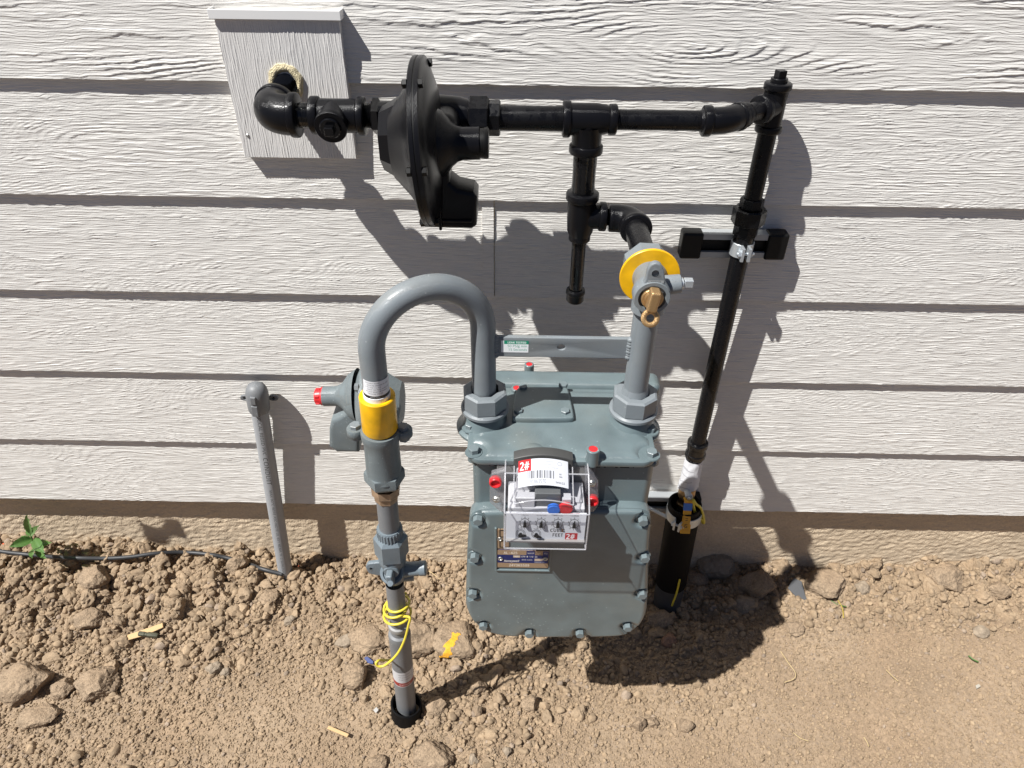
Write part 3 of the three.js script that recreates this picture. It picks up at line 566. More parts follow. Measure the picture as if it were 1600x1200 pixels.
// ---------------------------------------------------------------- house riser: 45 degree elbow, tee, vertical pipe
{
  const X = 0.3625, top = U(1205, 172, ZV), t = thing('house_gas_riser', 'tall black vertical pipe at right with union, tee and square plug on top', 'gas pipe', V(X, 0.42, ZV));
  const e0 = rx(1098), k = rx(1132), tc = V(X, YR + 0.003, ZV), dir = tc.clone().sub(k).normalize(), up = V(0, 1, 0), dn = V(0, -1, 0);
  part('bent_elbow', [collar(e0, RX, 0.0205, 0.0125), tube(bend([e0.clone().addScaledVector(RX, 0.008), k, k.clone().addScaledVector(dir, 0.04)], 0.016), 0.0178, 40, 24, false), collar(k.clone().addScaledVector(dir, 0.026), dir, 0.0195, 0.009)], M.blackCast, t);
  part('nipple', cyl(k.clone().addScaledVector(dir, 0.03), tc, 0.01335), M.black, t);
  const br = tc.clone().addScaledVector(dir, -0.028);
  part('tee', [collar(br.clone().addScaledVector(dir, -0.004), dir, 0.0203, 0.0105), lathe(br, tc, [[0.0165, 0], [0.0165, 0.03]]), lathe(V(X, tc.y + 0.03, ZV), V(X, 0, ZV), [[0.0, 0], [0.0165, 0], [0.0165, 0.063], [0, 0.063]]), collar(V(X, tc.y + 0.0325, ZV), dn, 0.0195, 0.0105), collar(V(X, tc.y - 0.026, ZV), dn, 0.0195, 0.0105)], M.blackCast, t);
  part('plug', [cyl(V(X, tc.y + 0.028, ZV), V(X, tc.y + 0.0385, ZV), 0.0118), rbox(0.0125, 0.016, 0.0125, 0.001, V(X, tc.y + 0.0405, ZV), new THREE.Quaternion().setFromAxisAngle(YAX, 0.35))], M.blackCast, t);
  const yU = U(1166, 330, ZV).y, P = (y) => V(X, y, ZV), yC = U(1087, 692, ZV).y;
  part('pipe', [cyl(P(tc.y - 0.03), P(yU), 0.0137)], M.black, t);
  part('union', [nut(P(yU + 0.022), dn, 0.0185, 0.016, 8, 0.2), nut(P(yU + 0.006), dn, 0.0262, 0.026, 8, 0.35), nut(P(yU - 0.02), dn, 0.0195, 0.02, 8, 0.1), lathe(P(yU - 0.038), P(0), [[0.0165, 0], [0.0165, 0.02], [0.014, 0.026]])], M.black, t);
  part('pipe', [cyl(P(yU - 0.03), P(yC), 0.0146)], M.black, t);
  part('coupling', [collar(P(yC + 0.004), dn, 0.0205, 0.014), lathe(P(yC), P(0), [[0.0188, 0], [0.0188, 0.03]]), collar(P(yC - 0.024), dn, 0.0205, 0.013)], M.blackWet, t);
}
function strut(name, label, xl, xr, yc, capL, capR, dirt) {      // channel with plastic end caps, fixed on the wall
  const H = 0.0413, D = 0.0206, t = thing(name, label, 'pipe bracket', V((xl + xr) / 2, yc, 0.0));
  const sh = shapeOf([[0, -H / 2], [D, -H / 2], [D, -H / 2 + 0.0095], [D - 0.006, -H / 2 + 0.0095], [D - 0.006, -H / 2 + 0.007], [D - 0.0026, -H / 2 + 0.007], [D - 0.0026, -H / 2 + 0.0026], [0.0026, -H / 2 + 0.0026], [0.0026, H / 2 - 0.0026], [D - 0.0026, H / 2 - 0.0026], [D - 0.0026, H / 2 - 0.007], [D - 0.006, H / 2 - 0.007], [D - 0.006, H / 2 - 0.0095], [D, H / 2 - 0.0095], [D, H / 2], [0, H / 2]].map(([x, y]) => V(x, y, 0)));
  const g = extrude(sh, 0, xr - xl, 0.0004, 1); g.rotateY(Math.PI / 2); g.scale(1, 1, -1); // z to x, x to depth
  const p = g.attributes.position, n = g.attributes.normal, ix = []; for (let i = 0; i < p.count; i += 3) for (const a of [p, n]) { const v = [1, 2].map((k) => [a.getX(i + k), a.getY(i + k), a.getZ(i + k)]); a.setXYZ(i + 1, ...v[1]); a.setXYZ(i + 2, ...v[0]); }
  g.translate(xl, yc, 0.0015); part('channel', g, M.galv, t); part('slot_shade', rbox(xr - xl - 0.01, 0.0255, 0.003, 0.0008, V((xl + xr) / 2, yc, 0.0105)), M.blackPlastic, t);  // black strip stands in for the shade inside the open slot
  const cap = (x) => part('end_cap', rbox(0.034, H + 0.0045, D + 0.006, 0.004, V(x, yc, 0.0015 + D / 2 + 0.0012)), M.blackPlastic, t);
  if (capL) cap(xl + 0.014); if (capR) cap(xr - 0.014);
  return t;
}
function clampBand(t, C, r, h, w, turn = 0) {               // two strap halves round a pipe with the screw ears towards the viewer
  const arcs = [];
  for (const s of [-1, 1]) {
    const pts = []; for (let i = 0; i <= 14; i++) { const a = s * (0.22 + 2.3 * i / 14); pts.push(V(Math.sin(a) * r, 0, Math.cos(a) * r)); }
    pts.unshift(V(s * 0.0035, 0, r + 0.013));
    const sh = new THREE.Shape(); pts.forEach((q, i) => i ? sh.lineTo(q.x, -q.z) : sh.moveTo(q.x, -q.z)); [...pts].reverse().forEach((q) => { const l = Math.hypot(q.x, q.z), k = (l + w) / l; sh.lineTo(q.x * (Math.abs(q.x) < 0.004 ? 2 : k), -q.z * (Math.abs(q.x) < 0.004 ? 1 : k)); });
    const g = new THREE.ExtrudeGeometry(sh, { depth: h, bevelEnabled: true, bevelSize: 0.0004, bevelThickness: 0.0004, bevelSegments: 1 }); g.rotateX(-Math.PI / 2); g.rotateY(turn); g.translate(C.x, C.y - h / 2, C.z); arcs.push(clean(g));
  }
  part('clamp_strap', arcs, M.zinc, t);
  const b = V(0, 0, r + 0.007), tw = (gs) => gs.map((g) => { g.rotateY(turn); g.translate(C.x, C.y, C.z); return g; });
  part('clamp_bolt', tw([cyl(V(b.x - 0.014, b.y, b.z), V(b.x + 0.014, b.y, b.z), 0.0028, 14), nut(V(b.x - 0.0118, b.y, b.z), RX, 0.0062, 0.0055, 6, 0.2), nut(V(b.x + 0.006, b.y, b.z), RX, 0.0058, 0.0045, 6, 0.5)]), M.zinc, t);
}
{
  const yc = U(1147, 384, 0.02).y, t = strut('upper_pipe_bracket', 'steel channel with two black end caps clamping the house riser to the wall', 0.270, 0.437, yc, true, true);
  clampBand(t, V(0.3625, U(1150, 398, 0.06).y, ZV), 0.0165, 0.022, 0.0014);
}
// ---------------------------------------------------------------- meter shut-off valve with the yellow insulating disc
const NZ = 0.30, OX = 0.1675;                 // plane of the meter connections, outlet pipe
{
  const yn = U(912, 340, ZR).y - 0.002, C = V(0.170, yn, 0.236), Z = V(0, 0, 1), t = thing('meter_shutoff_valve', 'grey shut-off valve with yellow disc and brass core above the meter outlet', 'valve', V(0.17, yn - 0.02, 0.29));
  const F = U(1019, 466, 0.336);               // middle of the front ring
  part('union_nut', [nut(C, Z, 0.0325, 0.026, 8, 0.35)], M.bar, t);
  part('insulating_disc', lathe(V(C.x + 0.002, C.y - 0.004, 0.263), V(C.x + 0.002, C.y - 0.004, 1), [[0.0, 0], [0.0385, 0], [0.0392, 0.001], [0.0392, 0.0042], [0.0385, 0.005], [0, 0.005]], 64), M.yellow, t, 'bright yellow insulating disc');
  const back = V(C.x + 0.002, C.y - 0.004, 0.266);
  part('body', [lathe(back, F.clone().add(V(0, 0, 0.002)), [[0.0225, 0], [0.0225, 0.006], [0.0195, 0.014], [0.0215, 0.03], [0.0215, 0.06]]),
    lathe(F.clone().add(V(0, 0, -0.03)), F, [[0, 0], [0.019, 0.002], [0.0225, 0.012], [0.0228, 0.026], [0.0215, 0.031], [0.0172, 0.031], [0.0165, 0.024], [0, 0.024]]),
    lathe(V(OX, F.y + 0.006, NZ + 0.004), V(OX, 0, NZ + 0.002), [[0, 0], [0.0195, 0.003], [0.0205, 0.02], [0.0215, 0.03], [0.0215, 0.041], [0.0195, 0.043], [0, 0.043]])], M.bar, t);
  const lug = [[1003, 456], [1009, 436], [1012, 422], [1017, 414], [1025, 411], [1033, 414], [1038, 424], [1040, 440], [1047, 458]].map(([x, y]) => U(x, y, 0.334)), sh = shapeOf(lug, 60), hc = U(1024, 427, 0.334);
  const hole = new THREE.Path(); hole.absarc(hc.x, hc.y, 0.0062, 0, Math.PI * 2, true); sh.holes.push(hole);
  part('lock_wing', [extrude(sh, 0.3255, 0.3345, 0.0018), cyl(V(hc.x, hc.y, 0.3262), V(hc.x, hc.y, 0.3318), 0.0058)], M.bar, t);
  const txt = canvasTex(128, 32, (x, w, h) => { x.fillStyle = '#959a9c'; x.fillRect(0, 0, w, h); x.fillStyle = '#4d5152'; x.font = 'bold 24px sans-serif'; x.textAlign = 'center'; x.textBaseline = 'middle'; x.fillText('GRECIT', w / 2, h / 2 + 1); });
  const tp = new THREE.PlaneGeometry(0.019, 0.0042), tq = U(1025, 440.5, 0.3352); tp.translate(tq.x, tq.y, tq.z); part('cast_lettering', clean(tp), printed(txt, { roughness: 0.5 }), t, null, true);
  part('core', [cyl(V(F.x, F.y, F.z - 0.008), V(F.x, F.y, F.z + 0.003), 0.0135), lathe(V(F.x + 0.001, F.y + 0.002, F.z), V(F.x + 0.001, F.y + 0.002, 1), [[0.0115, 0], [0.0105, 0.008], [0, 0.009]])], M.brass, t);
  const q = new THREE.Quaternion().setFromAxisAngle(Z, -0.12), hb = U(1021, 470, 0.35);
  const head = part('core_head', [rbox(0.0125, 0.027, 0.018, 0.003, V(hb.x, hb.y, 0.348), q)], M.brass, t);
  const lp = U(1016, 497, 0.352), tor = new THREE.TorusGeometry(0.0082, 0.0034, 14, 36); tor.rotateX(-0.5); tor.translate(lp.x, lp.y, lp.z);
  part('lock_ring', clean(tor), M.brass, t);
  const pa = U(1036, 446, 0.312), pb = U(1064, 443, 0.312);
  part('test_port', [lathe(pa, pb, [[0.0125, -0.012], [0.0125, 0], [0.0118, 0.02], [0.0112, 0.0215], [0, 0.0215]])], M.bar, t);
  part('port_plug', [cyl(along(pa, pb, 0.019), along(pa, pb, 0.025), 0.0072), rbox(0.011, 0.0098, 0.0098, 0.001, along(pa, pb, 0.031))], M.zinc, t);
}
// ---------------------------------------------------------------- meter connection: U-bend, outlet pipe, cross bar, nuts
const YN = U(995, 640, NZ).y;                  // under side of the connection nuts
const AX0 = V(-0.180, 0.89, 0.36), AX1 = V(-0.2105, 0.012, 0.345);      // axis of the supply riser
const ax = (y) => AX0.clone().lerp(AX1, (AX0.y - y) / (AX0.y - AX1.y));
function pyAx(py) { let y = 0.5; for (let i = 0; i < 30; i++) { const p = ax(y), v = p.clone().sub(EYE), s = 600 - FOCAL * v.dot(UP) / v.dot(FW); y += (s - py) * 0.0007; } return y; }   // height at which the axis is seen in row py
const axd = AX1.clone().sub(AX0).normalize();
{
  const t = thing('meter_connection_pipes', 'grey U-bend and straight outlet pipe joined by a flat bar above the gas meter', 'meter piping', V(0.06, YN, NZ));
  const LXp = -0.0445, a = V(LXp, YN - 0.005, NZ), b0 = ax(0.90), yB = pyAx(632), R = Math.hypot(LXp - b0.x, NZ - b0.z) / 2 - 1e-6, yc = 0.9025;
  part('inlet_bend', tube(bend([a, V(LXp, yc + R, NZ), V(b0.x, yc + R, b0.z), ax(yB)], R), 0.0169, 140, 36, false), M.bar, t);
  part('outlet_pipe', [cyl(V(OX, YN - 0.004, NZ), V(OX, 0.952, NZ), 0.0167, 40), lathe(V(OX, YN + 0.03, NZ), V(OX, 1, NZ), [[0.0195, 0], [0.0185, 0.006], [0.0167, 0.012]])], M.bar, t);
  const p1 = U(776, 526.5, NZ), p2 = U(776, 557, NZ), p3 = U(992, 526.5, NZ), w = p3.x - LXp, yt = (p1.y + p3.y) / 2, yb = (p2.y + U(992, 557, NZ).y) / 2;
  const bs = new THREE.Shape([[LXp + 0.008, yb], [OX - 0.008, yb], [OX - 0.008, yt], [LXp + 0.02, yt], [LXp + 0.012, yt - 0.006]].map(([x, y]) => new THREE.Vector2(x, y))), bh = new THREE.Path(), hc = U(877, 541, NZ);
  bh.absellipse(hc.x, hc.y, 0.0052, 0.0042, 0, Math.PI * 2, true); bs.holes.push(bh);
  part('cross_bar', extrude(bs, NZ - 0.004, NZ + 0.003, 0.0012), M.bar, t);
  // weld beads
  const weld = (x, s) => { const g = []; for (let i = 0; i < 7; i++) { const q = new THREE.SphereGeometry(0.0052 + 0.0012 * rnd(), 10, 8); q.scale(1, 0.8, 1); q.translate(x + s * (0.0005 * rnd()), yb + (yt - yb) * (i + 0.5) / 7, NZ + 0.001); g.push(clean(q)); } return g; };
  part('weld_bead', weld(LXp + 0.0155, 1), M.bar, t); part('weld_bead', weld(OX - 0.0155, -1), M.bar, t);
  for (const x of [LXp, OX]) {
    const P = V(x + 0.001, YN, NZ), up = V(0, 1, 0);
    part('union_nut', [lathe(P, P.clone().add(up), [[0.018, -0.003], [0.0315, -0.003], [0.0345, -0.001], [0.0345, 0.003], [0.032, 0.0055], [0.018, 0.0055]], 44), nut(P.clone().add(V(0, 0.0045, 0)), up, 0.0322, 0.0285, 8, x < 0 ? 0.5 : 0.28, 0.0205)], M.bar, t);
    part('washer', lathe(P.clone().add(V(0, -0.006, 0)), V(P.x, 1, P.z), [[0, 0], [0.0262, 0], [0.0262, 0.003], [0, 0.003]]), x < 0 ? M.sleeve : M.rust, t);
  }
  const st = canvasTex(512, 256, (x, w, h) => {
    x.fillStyle = '#e9ecec'; x.fillRect(0, 0, w, h); x.fillStyle = '#17886a'; x.fillRect(56, 0, w, 76); x.fillStyle = '#f2f6f4'; x.font = 'bold 58px sans-serif'; x.textBaseline = 'middle'; x.fillText('LEAK TESTED', 118, 40, 386);
    x.fillStyle = '#1b8c70'; x.font = '70px sans-serif'; x.fillText('50 PSIg min', 118, 118, 380); x.fillText('15 Seconds', 132, 196, 366);
  });
  const s0 = U(783, 532, NZ + 0.0034), s1 = U(825.5, 551, NZ + 0.0034), pl = new THREE.PlaneGeometry(s1.x - s0.x, s0.y - s1.y); pl.translate((s0.x + s1.x) / 2, (s0.y + s1.y) / 2, NZ + 0.0034);
  part('sticker', clean(pl), printed(st), t, 'green and white leak test sticker', true);
  // printed paper band on the left leg
  const bt = canvasTex(512, 256, (x, w, h) => {
    x.fillStyle = '#dcdde0'; x.fillRect(0, 0, w, h); x.fillStyle = '#3a3d42'; x.font = '24px sans-serif';
    ['ASSEMBLY RISER', 'MEDIUM DENSITY PE 2406', '4 IPS SDR 11 x 3/4', 'MAOP 100 PSIG  ASTM D2513', 'DO NOT BEND OR THREAD', 'PRESSURE TESTED'].forEach((s, i) => x.fillText(s, 150 + (i % 2) * 24, 34 + i * 31));
    x.fillStyle = '#15171a'; x.fillRect(0, 214, w, 42); x.fillStyle = '#cfd2d6'; x.font = '22px sans-serif'; x.fillText('PERFECTION', 205, 243);
  });
  const la = ax(pyAx(584)), lb = ax(pyAx(611));
  const cg = new THREE.CylinderGeometry(0.0172, 0.0172, la.distanceTo(lb), 40, 1, true, -1.6, 3.2); orient(cg, la.clone().lerp(lb, 0.5), la.clone().sub(lb));
  part('paper_label', clean(cg), printed(bt, { roughness: 0.55 }), t, 'white printed paper band on the bend', true);
}
// ---------------------------------------------------------------- gas meter
{
  const t = thing('gas_meter', 'large blue grey gas meter with clear plastic index box hanging at the centre', 'gas meter', V(0.065, 0.37, 0.28));
  const ZL = 0.385, ZF = 0.392, TOP = 0.7475, m = M.meter;
  const lx0 = U(728, 718, ZL).x, lx1 = U(1030, 718, ZL).x, cx = (lx0 + lx1) / 2, yl = U(880, 724, ZL).y;
  // a lid in plan: rounded rectangle whose corners are pocketed round the bolts
  const bolts = [[740.5, 706, ZL - 0.016], [1018, 709, ZL - 0.016], [735, 659, 0.318], [1018, 661, 0.318]].map(([x, y, z]) => { const p = U(x, y, z); return V(p.x, 0, z); });
  const z0 = 0.222;
  const sdR = (x, z, g, r) => { const qx = Math.abs(x - cx) - (lx1 - lx0) / 2 + g + r, qz = Math.abs(z - (z0 + ZL) / 2) - (ZL - z0) / 2 + g + r; return Math.hypot(Math.max(qx, 0), Math.max(qz, 0)) + Math.min(Math.max(qx, qz), 0) - r; };
  const contour = (f, c, n = 260, rmax = 0.3) => { const out = []; for (let i = 0; i < n; i++) { const a = i / n * Math.PI * 2, d = [Math.cos(a), Math.sin(a)]; let r = 0.02; while (r < rmax && f(c[0] + d[0] * r, c[1] + d[1] * r) < 0) r += 0.002; let lo = r - 0.002; for (let q = 0; q < 8; q++) { const m = (lo + r) / 2; if (f(c[0] + d[0] * m, c[1] + d[1] * m) < 0) lo = m; else r = m; } out.push(V(c[0] + d[0] * r, c[1] + d[1] * r, 0)); } return out; };
  const planExtrude = (pts, ya, yb, bev, seg) => { const g = extrude(shapeOf(pts.map((p) => V(p.x, -p.y, 0))), ya, yb, bev, seg); g.rotateX(-Math.PI / 2); return g; };
  const flange = contour((x, z) => sdR(x, z, 0, 0.022), [cx, (z0 + ZL) / 2]);
  const lc = [cx, (z0 + ZL) / 2], lidF = (d) => contour((x, z) => Math.max(sdR(x, z, 0.002, 0.02), ...bolts.map((b) => 0.0125 - Math.hypot(x - b.x, z - b.z))) + d, lc, 360), bevel = (b, n) => [...Array(n + 1).keys()].map((i) => { const a = i / n * Math.PI / 2; return [b * (1 - Math.cos(a)), b * Math.sin(a) - b]; });
  const lid = part('top_cover', [planExtrude(flange, yl - 0.006, yl + 0.0035, 0.0018, 2), ringLoft([{ pts: lidF(0), h: yl - 0.001 }, ...bevel(0.016, 8).map(([d, h]) => ({ pts: lidF(d), h: TOP + h })), { pts: lidF(0.019), h: TOP }], (x, z, h) => [x, h, z], lc)], m, t);
  part('gasket', planExtrude(contour((x, z) => sdR(x, z, 0.002, 0.02), [cx, (z0 + ZL) / 2]), yl - 0.0085, yl - 0.0058, 0, 1), M.sleeve, t);
  // hubs below the nuts
  part('hub', lathe(V(-0.0435, YN - 0.0055, NZ), V(-0.0435, 0, NZ), [[0, 0], [0.028, 0], [0.0292, 0.002], [0.0305, 0.012], [0.036, 0.022], [0.042, 0.026], [0.042, 0.03]], 44), m, t);
  part('hub', lathe(V(OX + 0.001, YN - 0.0055, NZ), V(OX + 0.001, 0, NZ), [[0, 0], [0.028, 0], [0.0292, 0.002], [0.0305, 0.012], [0.036, 0.022], [0.042, 0.026], [0.042, 0.03]], 44), m, t);
  // square hatch on the lid
  const hp = [[801, 652], [806, 610], [812, 604], [884, 604], [889, 612], [896, 652]].map(([x, y]) => UY(x, y, TOP + 0.009)), hpl = hp.map((p) => V(p.x, p.z, 0));
  const hatch = part('hatch', planExtrude(new THREE.CatmullRomCurve3(hpl, true, 'catmullrom', 0.12).getSpacedPoints(90).slice(0, -1), TOP - 0.002, TOP + 0.009, 0.003, 3), m, t);
  const hexb = (x, y, par) => { const P = UY(x, y, TOP + 0.011); part('bolt', [nut(V(P.x, TOP + 0.007, P.z), V(0, 1, 0), 0.0068, 0.006, 6, rnd())], M.meterBolt, par); };
  hexb(810, 641, hatch); hexb(883, 642, hatch); hexb(880, 601, hatch); hexb(817, 604, hatch);
  const bolt = (P, dir, r = 0.0072, L = 0.0065, par = t) => part('bolt', [nut(P, dir, r, L, 6, rnd() * 2)], M.meterBolt, par);
  for (const b of bolts) { bolt(V(b.x, yl + 0.003, b.z), V(0, 1, 0), 0.0078, 0.0085, lid); part('bolt_seat', lathe(V(b.x, yl + 0.0028, b.z), V(b.x, 1, b.z), [[0, 0], [0.0125, 0], [0.0118, 0.0016], [0, 0.0016]], 28), m, lid); }
  // arched blister over the index drive and the red seal posts
  const blp = U(834, 700, 0.368); const bl = new THREE.SphereGeometry(0.0215, 32, 20); bl.scale(1, 0.52, 0.9); bl.translate(blp.x, TOP - 0.0085, 0.3655);
  part('index_blister', [clean(bl)], m, t);
  const post = (P, r, h, name = 'seal_post') => { const q = part(name, lathe(V(P.x, P.y - h, P.z), P, [[0, 0], [r * 1.05, 0], [r, h - 0.0008], [r - 0.0008, h], [r * 0.68, h], [r * 0.66, h - 0.002], [0, h - 0.002]], 28), m, t); part('seal_plug', lathe(V(P.x, P.y - 0.0035, P.z), P, [[0, 0], [r * 0.72, 0], [r * 0.7, 0.0028], [0, 0.0036]], 24), M.red, q); };
  const pf = U(927, 701, ZL - 0.004); post(V(pf.x, pf.y, ZL - 0.004), 0.0092, 0.026);
  const pk = UY(808, 591, TOP + 0.006); post(V(pk.x, TOP + 0.006, Math.max(pk.z, 0.235)), 0.0085, 0.012);
  const pb = UY(827, 569, TOP); post(V(pb.x, TOP - 0.001, pb.z - 0.002), 0.0075, 0.012);
  // back cover, standing behind the lid
  const bx0 = U(752, 590, 0.19).x, bx1 = U(1022, 590, 0.19).x;
  part('back_cover', rbox(bx1 - bx0 + 0.02, TOP - 0.40, 0.042, 0.012, V((bx0 + bx1) / 2, (TOP + 0.40) / 2 - 0.005, 0.19)), m, t);
  // case under the lid
  const nx0 = U(739, 765, 0.372).x, nx1 = U(1018, 765, 0.372).x;
  part('case', [rbox(nx1 - nx0, yl - 0.42, 0.372 - 0.205, 0.012, V((nx0 + nx1) / 2, (yl + 0.42) / 2 - 0.006, (0.372 + 0.205) / 2)), rbox(nx1 - nx0 + 0.004, 0.010, 0.168, 0.004, V((nx0 + nx1) / 2, yl - 0.013, 0.2885))], m, t);
  for (const x of [nx0 + 0.001, nx1 - 0.001]) part('rim_bolt', cyl(V(x, yl - 0.022, 0.358), V(x, yl - 0.006, 0.358), 0.008, 20), m, t);
  // front cover: outline of the flange, and a raised face scooped out round each bolt
  const outl = [[737, 803], [733, 815], [730, 860], [728, 925], [729, 948], [738, 968], [756, 983], [785, 991], [830, 993.5], [880, 993.5], [935, 993], [970, 991], [990, 984], [1004, 969], [1011, 946], [1014, 862], [1017, 815], [1014, 801], [1003, 795], [975, 793.5], [880, 793], [775, 794.5], [749, 796.5]].map(([x, y]) => U(x, y, ZF - 0.006));
  const ring = new THREE.CatmullRomCurve3(outl, true, 'catmullrom', 0.4).getSpacedPoints(160).slice(0, -1);
  const fb = [[747, 811], [741.5, 869.5], [739, 926], [755, 976], [827, 988], [906, 988], [980.5, 978], [1003, 927], [1007, 870], [1004.5, 812]].map(([x, y]) => { const p = U(x, y, ZF - 0.003); return V(p.x, p.y, 0); });
  const cen = [(ring[0].x + ring[80].x) / 2, 0]; { let x = 0, y = 0; for (const p of ring) { x += p.x; y += p.y; } cen[0] = x / ring.length; cen[1] = y / ring.length; }
  const inside = (x, y) => { let c = false; for (let i = 0, j = ring.length - 1; i < ring.length; j = i++) { const a = ring[i], b = ring[j]; if ((a.y > y) !== (b.y > y) && x < (b.x - a.x) * (y - a.y) / (b.y - a.y) + a.x) c = !c; } return c; };
  const sdO = (x, y) => { let d = 1; for (let i = 0; i < ring.length; i++) { const a = ring[i], b = ring[(i + 1) % ring.length], ex = b.x - a.x, ey = b.y - a.y, t = clamp(((x - a.x) * ex + (y - a.y) * ey) / (ex * ex + ey * ey)); d = Math.min(d, Math.hypot(a.x + ex * t - x, a.y + ey * t - y)); } return inside(x, y) ? -d : d; };
  const faceF = (d) => contour((x, y) => Math.max(sdO(x, y) + 0.0015, ...fb.map((b) => 0.0112 - Math.hypot(x - b.x, y - b.y))) + d, cen, 420, 0.3);
  // window cut for the name plate recess
  const fc = part('front_cover', [extrude(shapeOf(ring), ZF - 0.026, ZF - 0.006, 0.002, 2), ringLoft([{ pts: faceF(0), h: ZF - 0.009 }, ...bevel(0.0065, 5).map(([d, h]) => ({ pts: faceF(d), h: ZF + h })), { pts: faceF(0.0085), h: ZF }], (x, y, h) => [x, y, h], cen)], m, t);
  part('cover_gasket', extrude(shapeOf(ring.map((p) => V(cen[0] + (p.x - cen[0]) * 0.985, cen[1] + (p.y - cen[1]) * 0.985, 0))), ZF - 0.0305, ZF - 0.0255, 0, 1), M.sleeve, t);
  for (const b of fb) { bolt(V(b.x, b.y, ZF - 0.0052), V(0, 0, 1), 0.0074, 0.0095, fc); part('bolt_seat', lathe(V(b.x, b.y, ZF - 0.0064), V(b.x, b.y, 1), [[0, 0], [0.0102, 0], [0.0095, 0.0014], [0, 0.0014]], 28), m, fc); }
  // rear housing seen below the case edge
  part('rear_housing', extrude(shapeOf(ring.map((p) => V(cen[0] + (p.x - cen[0]) * 0.93, cen[1] + (p.y - cen[1]) * 0.95, 0))), 0.20, ZF - 0.032, 0.008, 3), m, t);
  // name plates in a raised frame
  const A0 = U(775, 825, ZF), A1 = U(857, 889, ZF);
  const fr = (a, b, y0, y1) => rbox(b - a, y1 - y0, 0.004, 0.0012, V((a + b) / 2, (y0 + y1) / 2, ZF + 0.0008));
  part('plate_frame', [fr(A0.x - 0.002, A0.x + 0.0015, A1.y - 0.002, A0.y + 0.002), fr(A0.x - 0.002, A1.x + 0.003, A1.y - 0.0045, A1.y - 0.001), fr(A1.x, A1.x + 0.003, A1.y - 0.002, U(857, 856, ZF).y)], m, t);
  const np = canvasTex(512, 200, (x, w, h) => {
    x.fillStyle = '#a48c72'; x.fillRect(0, 0, w, h); x.fillStyle = '#1d2c6b'; x.fillRect(0, 52, w, 92); x.fillRect(290, 6, 84, 48); x.fillRect(452, 6, 60, 48);
    x.fillStyle = '#e9e2d6'; x.font = 'bold 38px monospace'; x.textBaseline = 'middle'; x.fillText('AL-425', 66, 30); x.font = '24px sans-serif'; x.fillText('MAOP', 300, 32); x.fillText('PSI', 462, 32); x.fillText('10', 402, 32);
    x.fillStyle = '#cdbda8'; x.fillRect(160, 58, 70, 24); x.fillRect(372, 92, 80, 26); x.fillStyle = '#f5f0e4'; x.font = 'bold 22px monospace'; x.fillText('425', 172, 71); x.fillText('CFH @ 1/2 in', 240, 71); x.font = '20px sans-serif'; x.fillText('BASE CLASS', 245, 106);
    x.font = 'italic bold 30px sans-serif'; x.fillText('Honeywell', 66, 122); x.font = '14px sans-serif'; x.fillText('NEBRASKA CITY', 372, 132);
    x.font = 'bold 38px monospace'; x.fillStyle = '#efe8dc'; x.fillText('24Y365509', 118, 172); x.strokeStyle = '#7d6953'; x.lineWidth = 4; x.strokeRect(2, 2, w - 4, h - 4);
  });
  const q0 = U(776.5, 859, ZF + 0.0014), q1 = U(856.5, 887.5, ZF + 0.0014);
  const plate = part('name_plate', (() => { const g = new THREE.BoxGeometry(q1.x - q0.x, q0.y - q1.y, 0.0016); g.translate((q0.x + q1.x) / 2, (q0.y + q1.y) / 2, ZF + 0.001); return clean(g); })(), printed(np, { metalness: 0.3, roughness: 0.42 }), t, 'brown and blue metal name plate', true);
  for (const x of [782, 852]) { const p = U(x, 873, ZF + 0.002); part('rivet', lathe(V(p.x, p.y, ZF + 0.0016), V(p.x, p.y, 1), [[0.004, 0], [0.0036, 0.0014], [0.002, 0.0018], [0.0014, 0.0004], [0, 0.0004]], 18), M.steel, plate); }
  const n2 = canvasTex(128, 256, (x, w, h) => { x.fillStyle = '#a48c72'; x.fillRect(0, 0, w, h); x.strokeStyle = '#17181c'; x.lineWidth = 13; x.strokeRect(30, 14, 140, 86); x.strokeRect(30, 152, 140, 86); });
  const u0 = U(777, 827, ZF + 0.0014), u1 = U(795, 857, ZF + 0.0014);
  const p2 = part('name_plate', (() => { const g = new THREE.BoxGeometry(u1.x - u0.x, u0.y - u1.y, 0.0016); g.translate((u0.x + u1.x) / 2, (u0.y + u1.y) / 2, ZF + 0.0008); return clean(g); })(), printed(n2, { metalness: 0.3, roughness: 0.42 }), t, 'upper name plate half hidden by the index box', true);
  { const p = U(781, 842.5, ZF + 0.002); part('rivet', lathe(V(p.x, p.y, ZF + 0.0014), V(p.x, p.y, 1), [[0.004, 0], [0.0036, 0.0014], [0.002, 0.0018], [0.0014, 0.0004], [0, 0.0004]], 18), M.steel, p2); }

  // ---- index box
  const Z1 = 0.452, Zb = 0.380, ix0 = U(788, 845, Z1).x, ix1 = U(916.5, 845, Z1).x, yb = U(850, 857.5, Z1).y, yt = U(850, 803, Z1).y, yu = yt + 0.030, icx = (ix0 + ix1) / 2;
  const prof = [[Zb, yb], [Z1, yb], [Z1, yt], [Zb + 0.028, yu], [Zb, yu]];
  const paneQ = (a, b, c, d) => { const g = new THREE.BufferGeometry(), P = [a, b, c, a, c, d]; g.setAttribute('position', new THREE.Float32BufferAttribute(P.flatMap((p) => [p.x, p.y, p.z]), 3)); g.setAttribute('uv', new THREE.Float32BufferAttribute(new Array(12).fill(0), 2)); g.computeVertexNormals(); return g; };
  const walls = []; for (let i = 0; i < 4; i++) { const [z0, y0] = prof[i], [z1, y1] = prof[i + 1]; walls.push(paneQ(V(ix0, y0, z0), V(ix1, y0, z0), V(ix1, y1, z1), V(ix0, y1, z1))); }
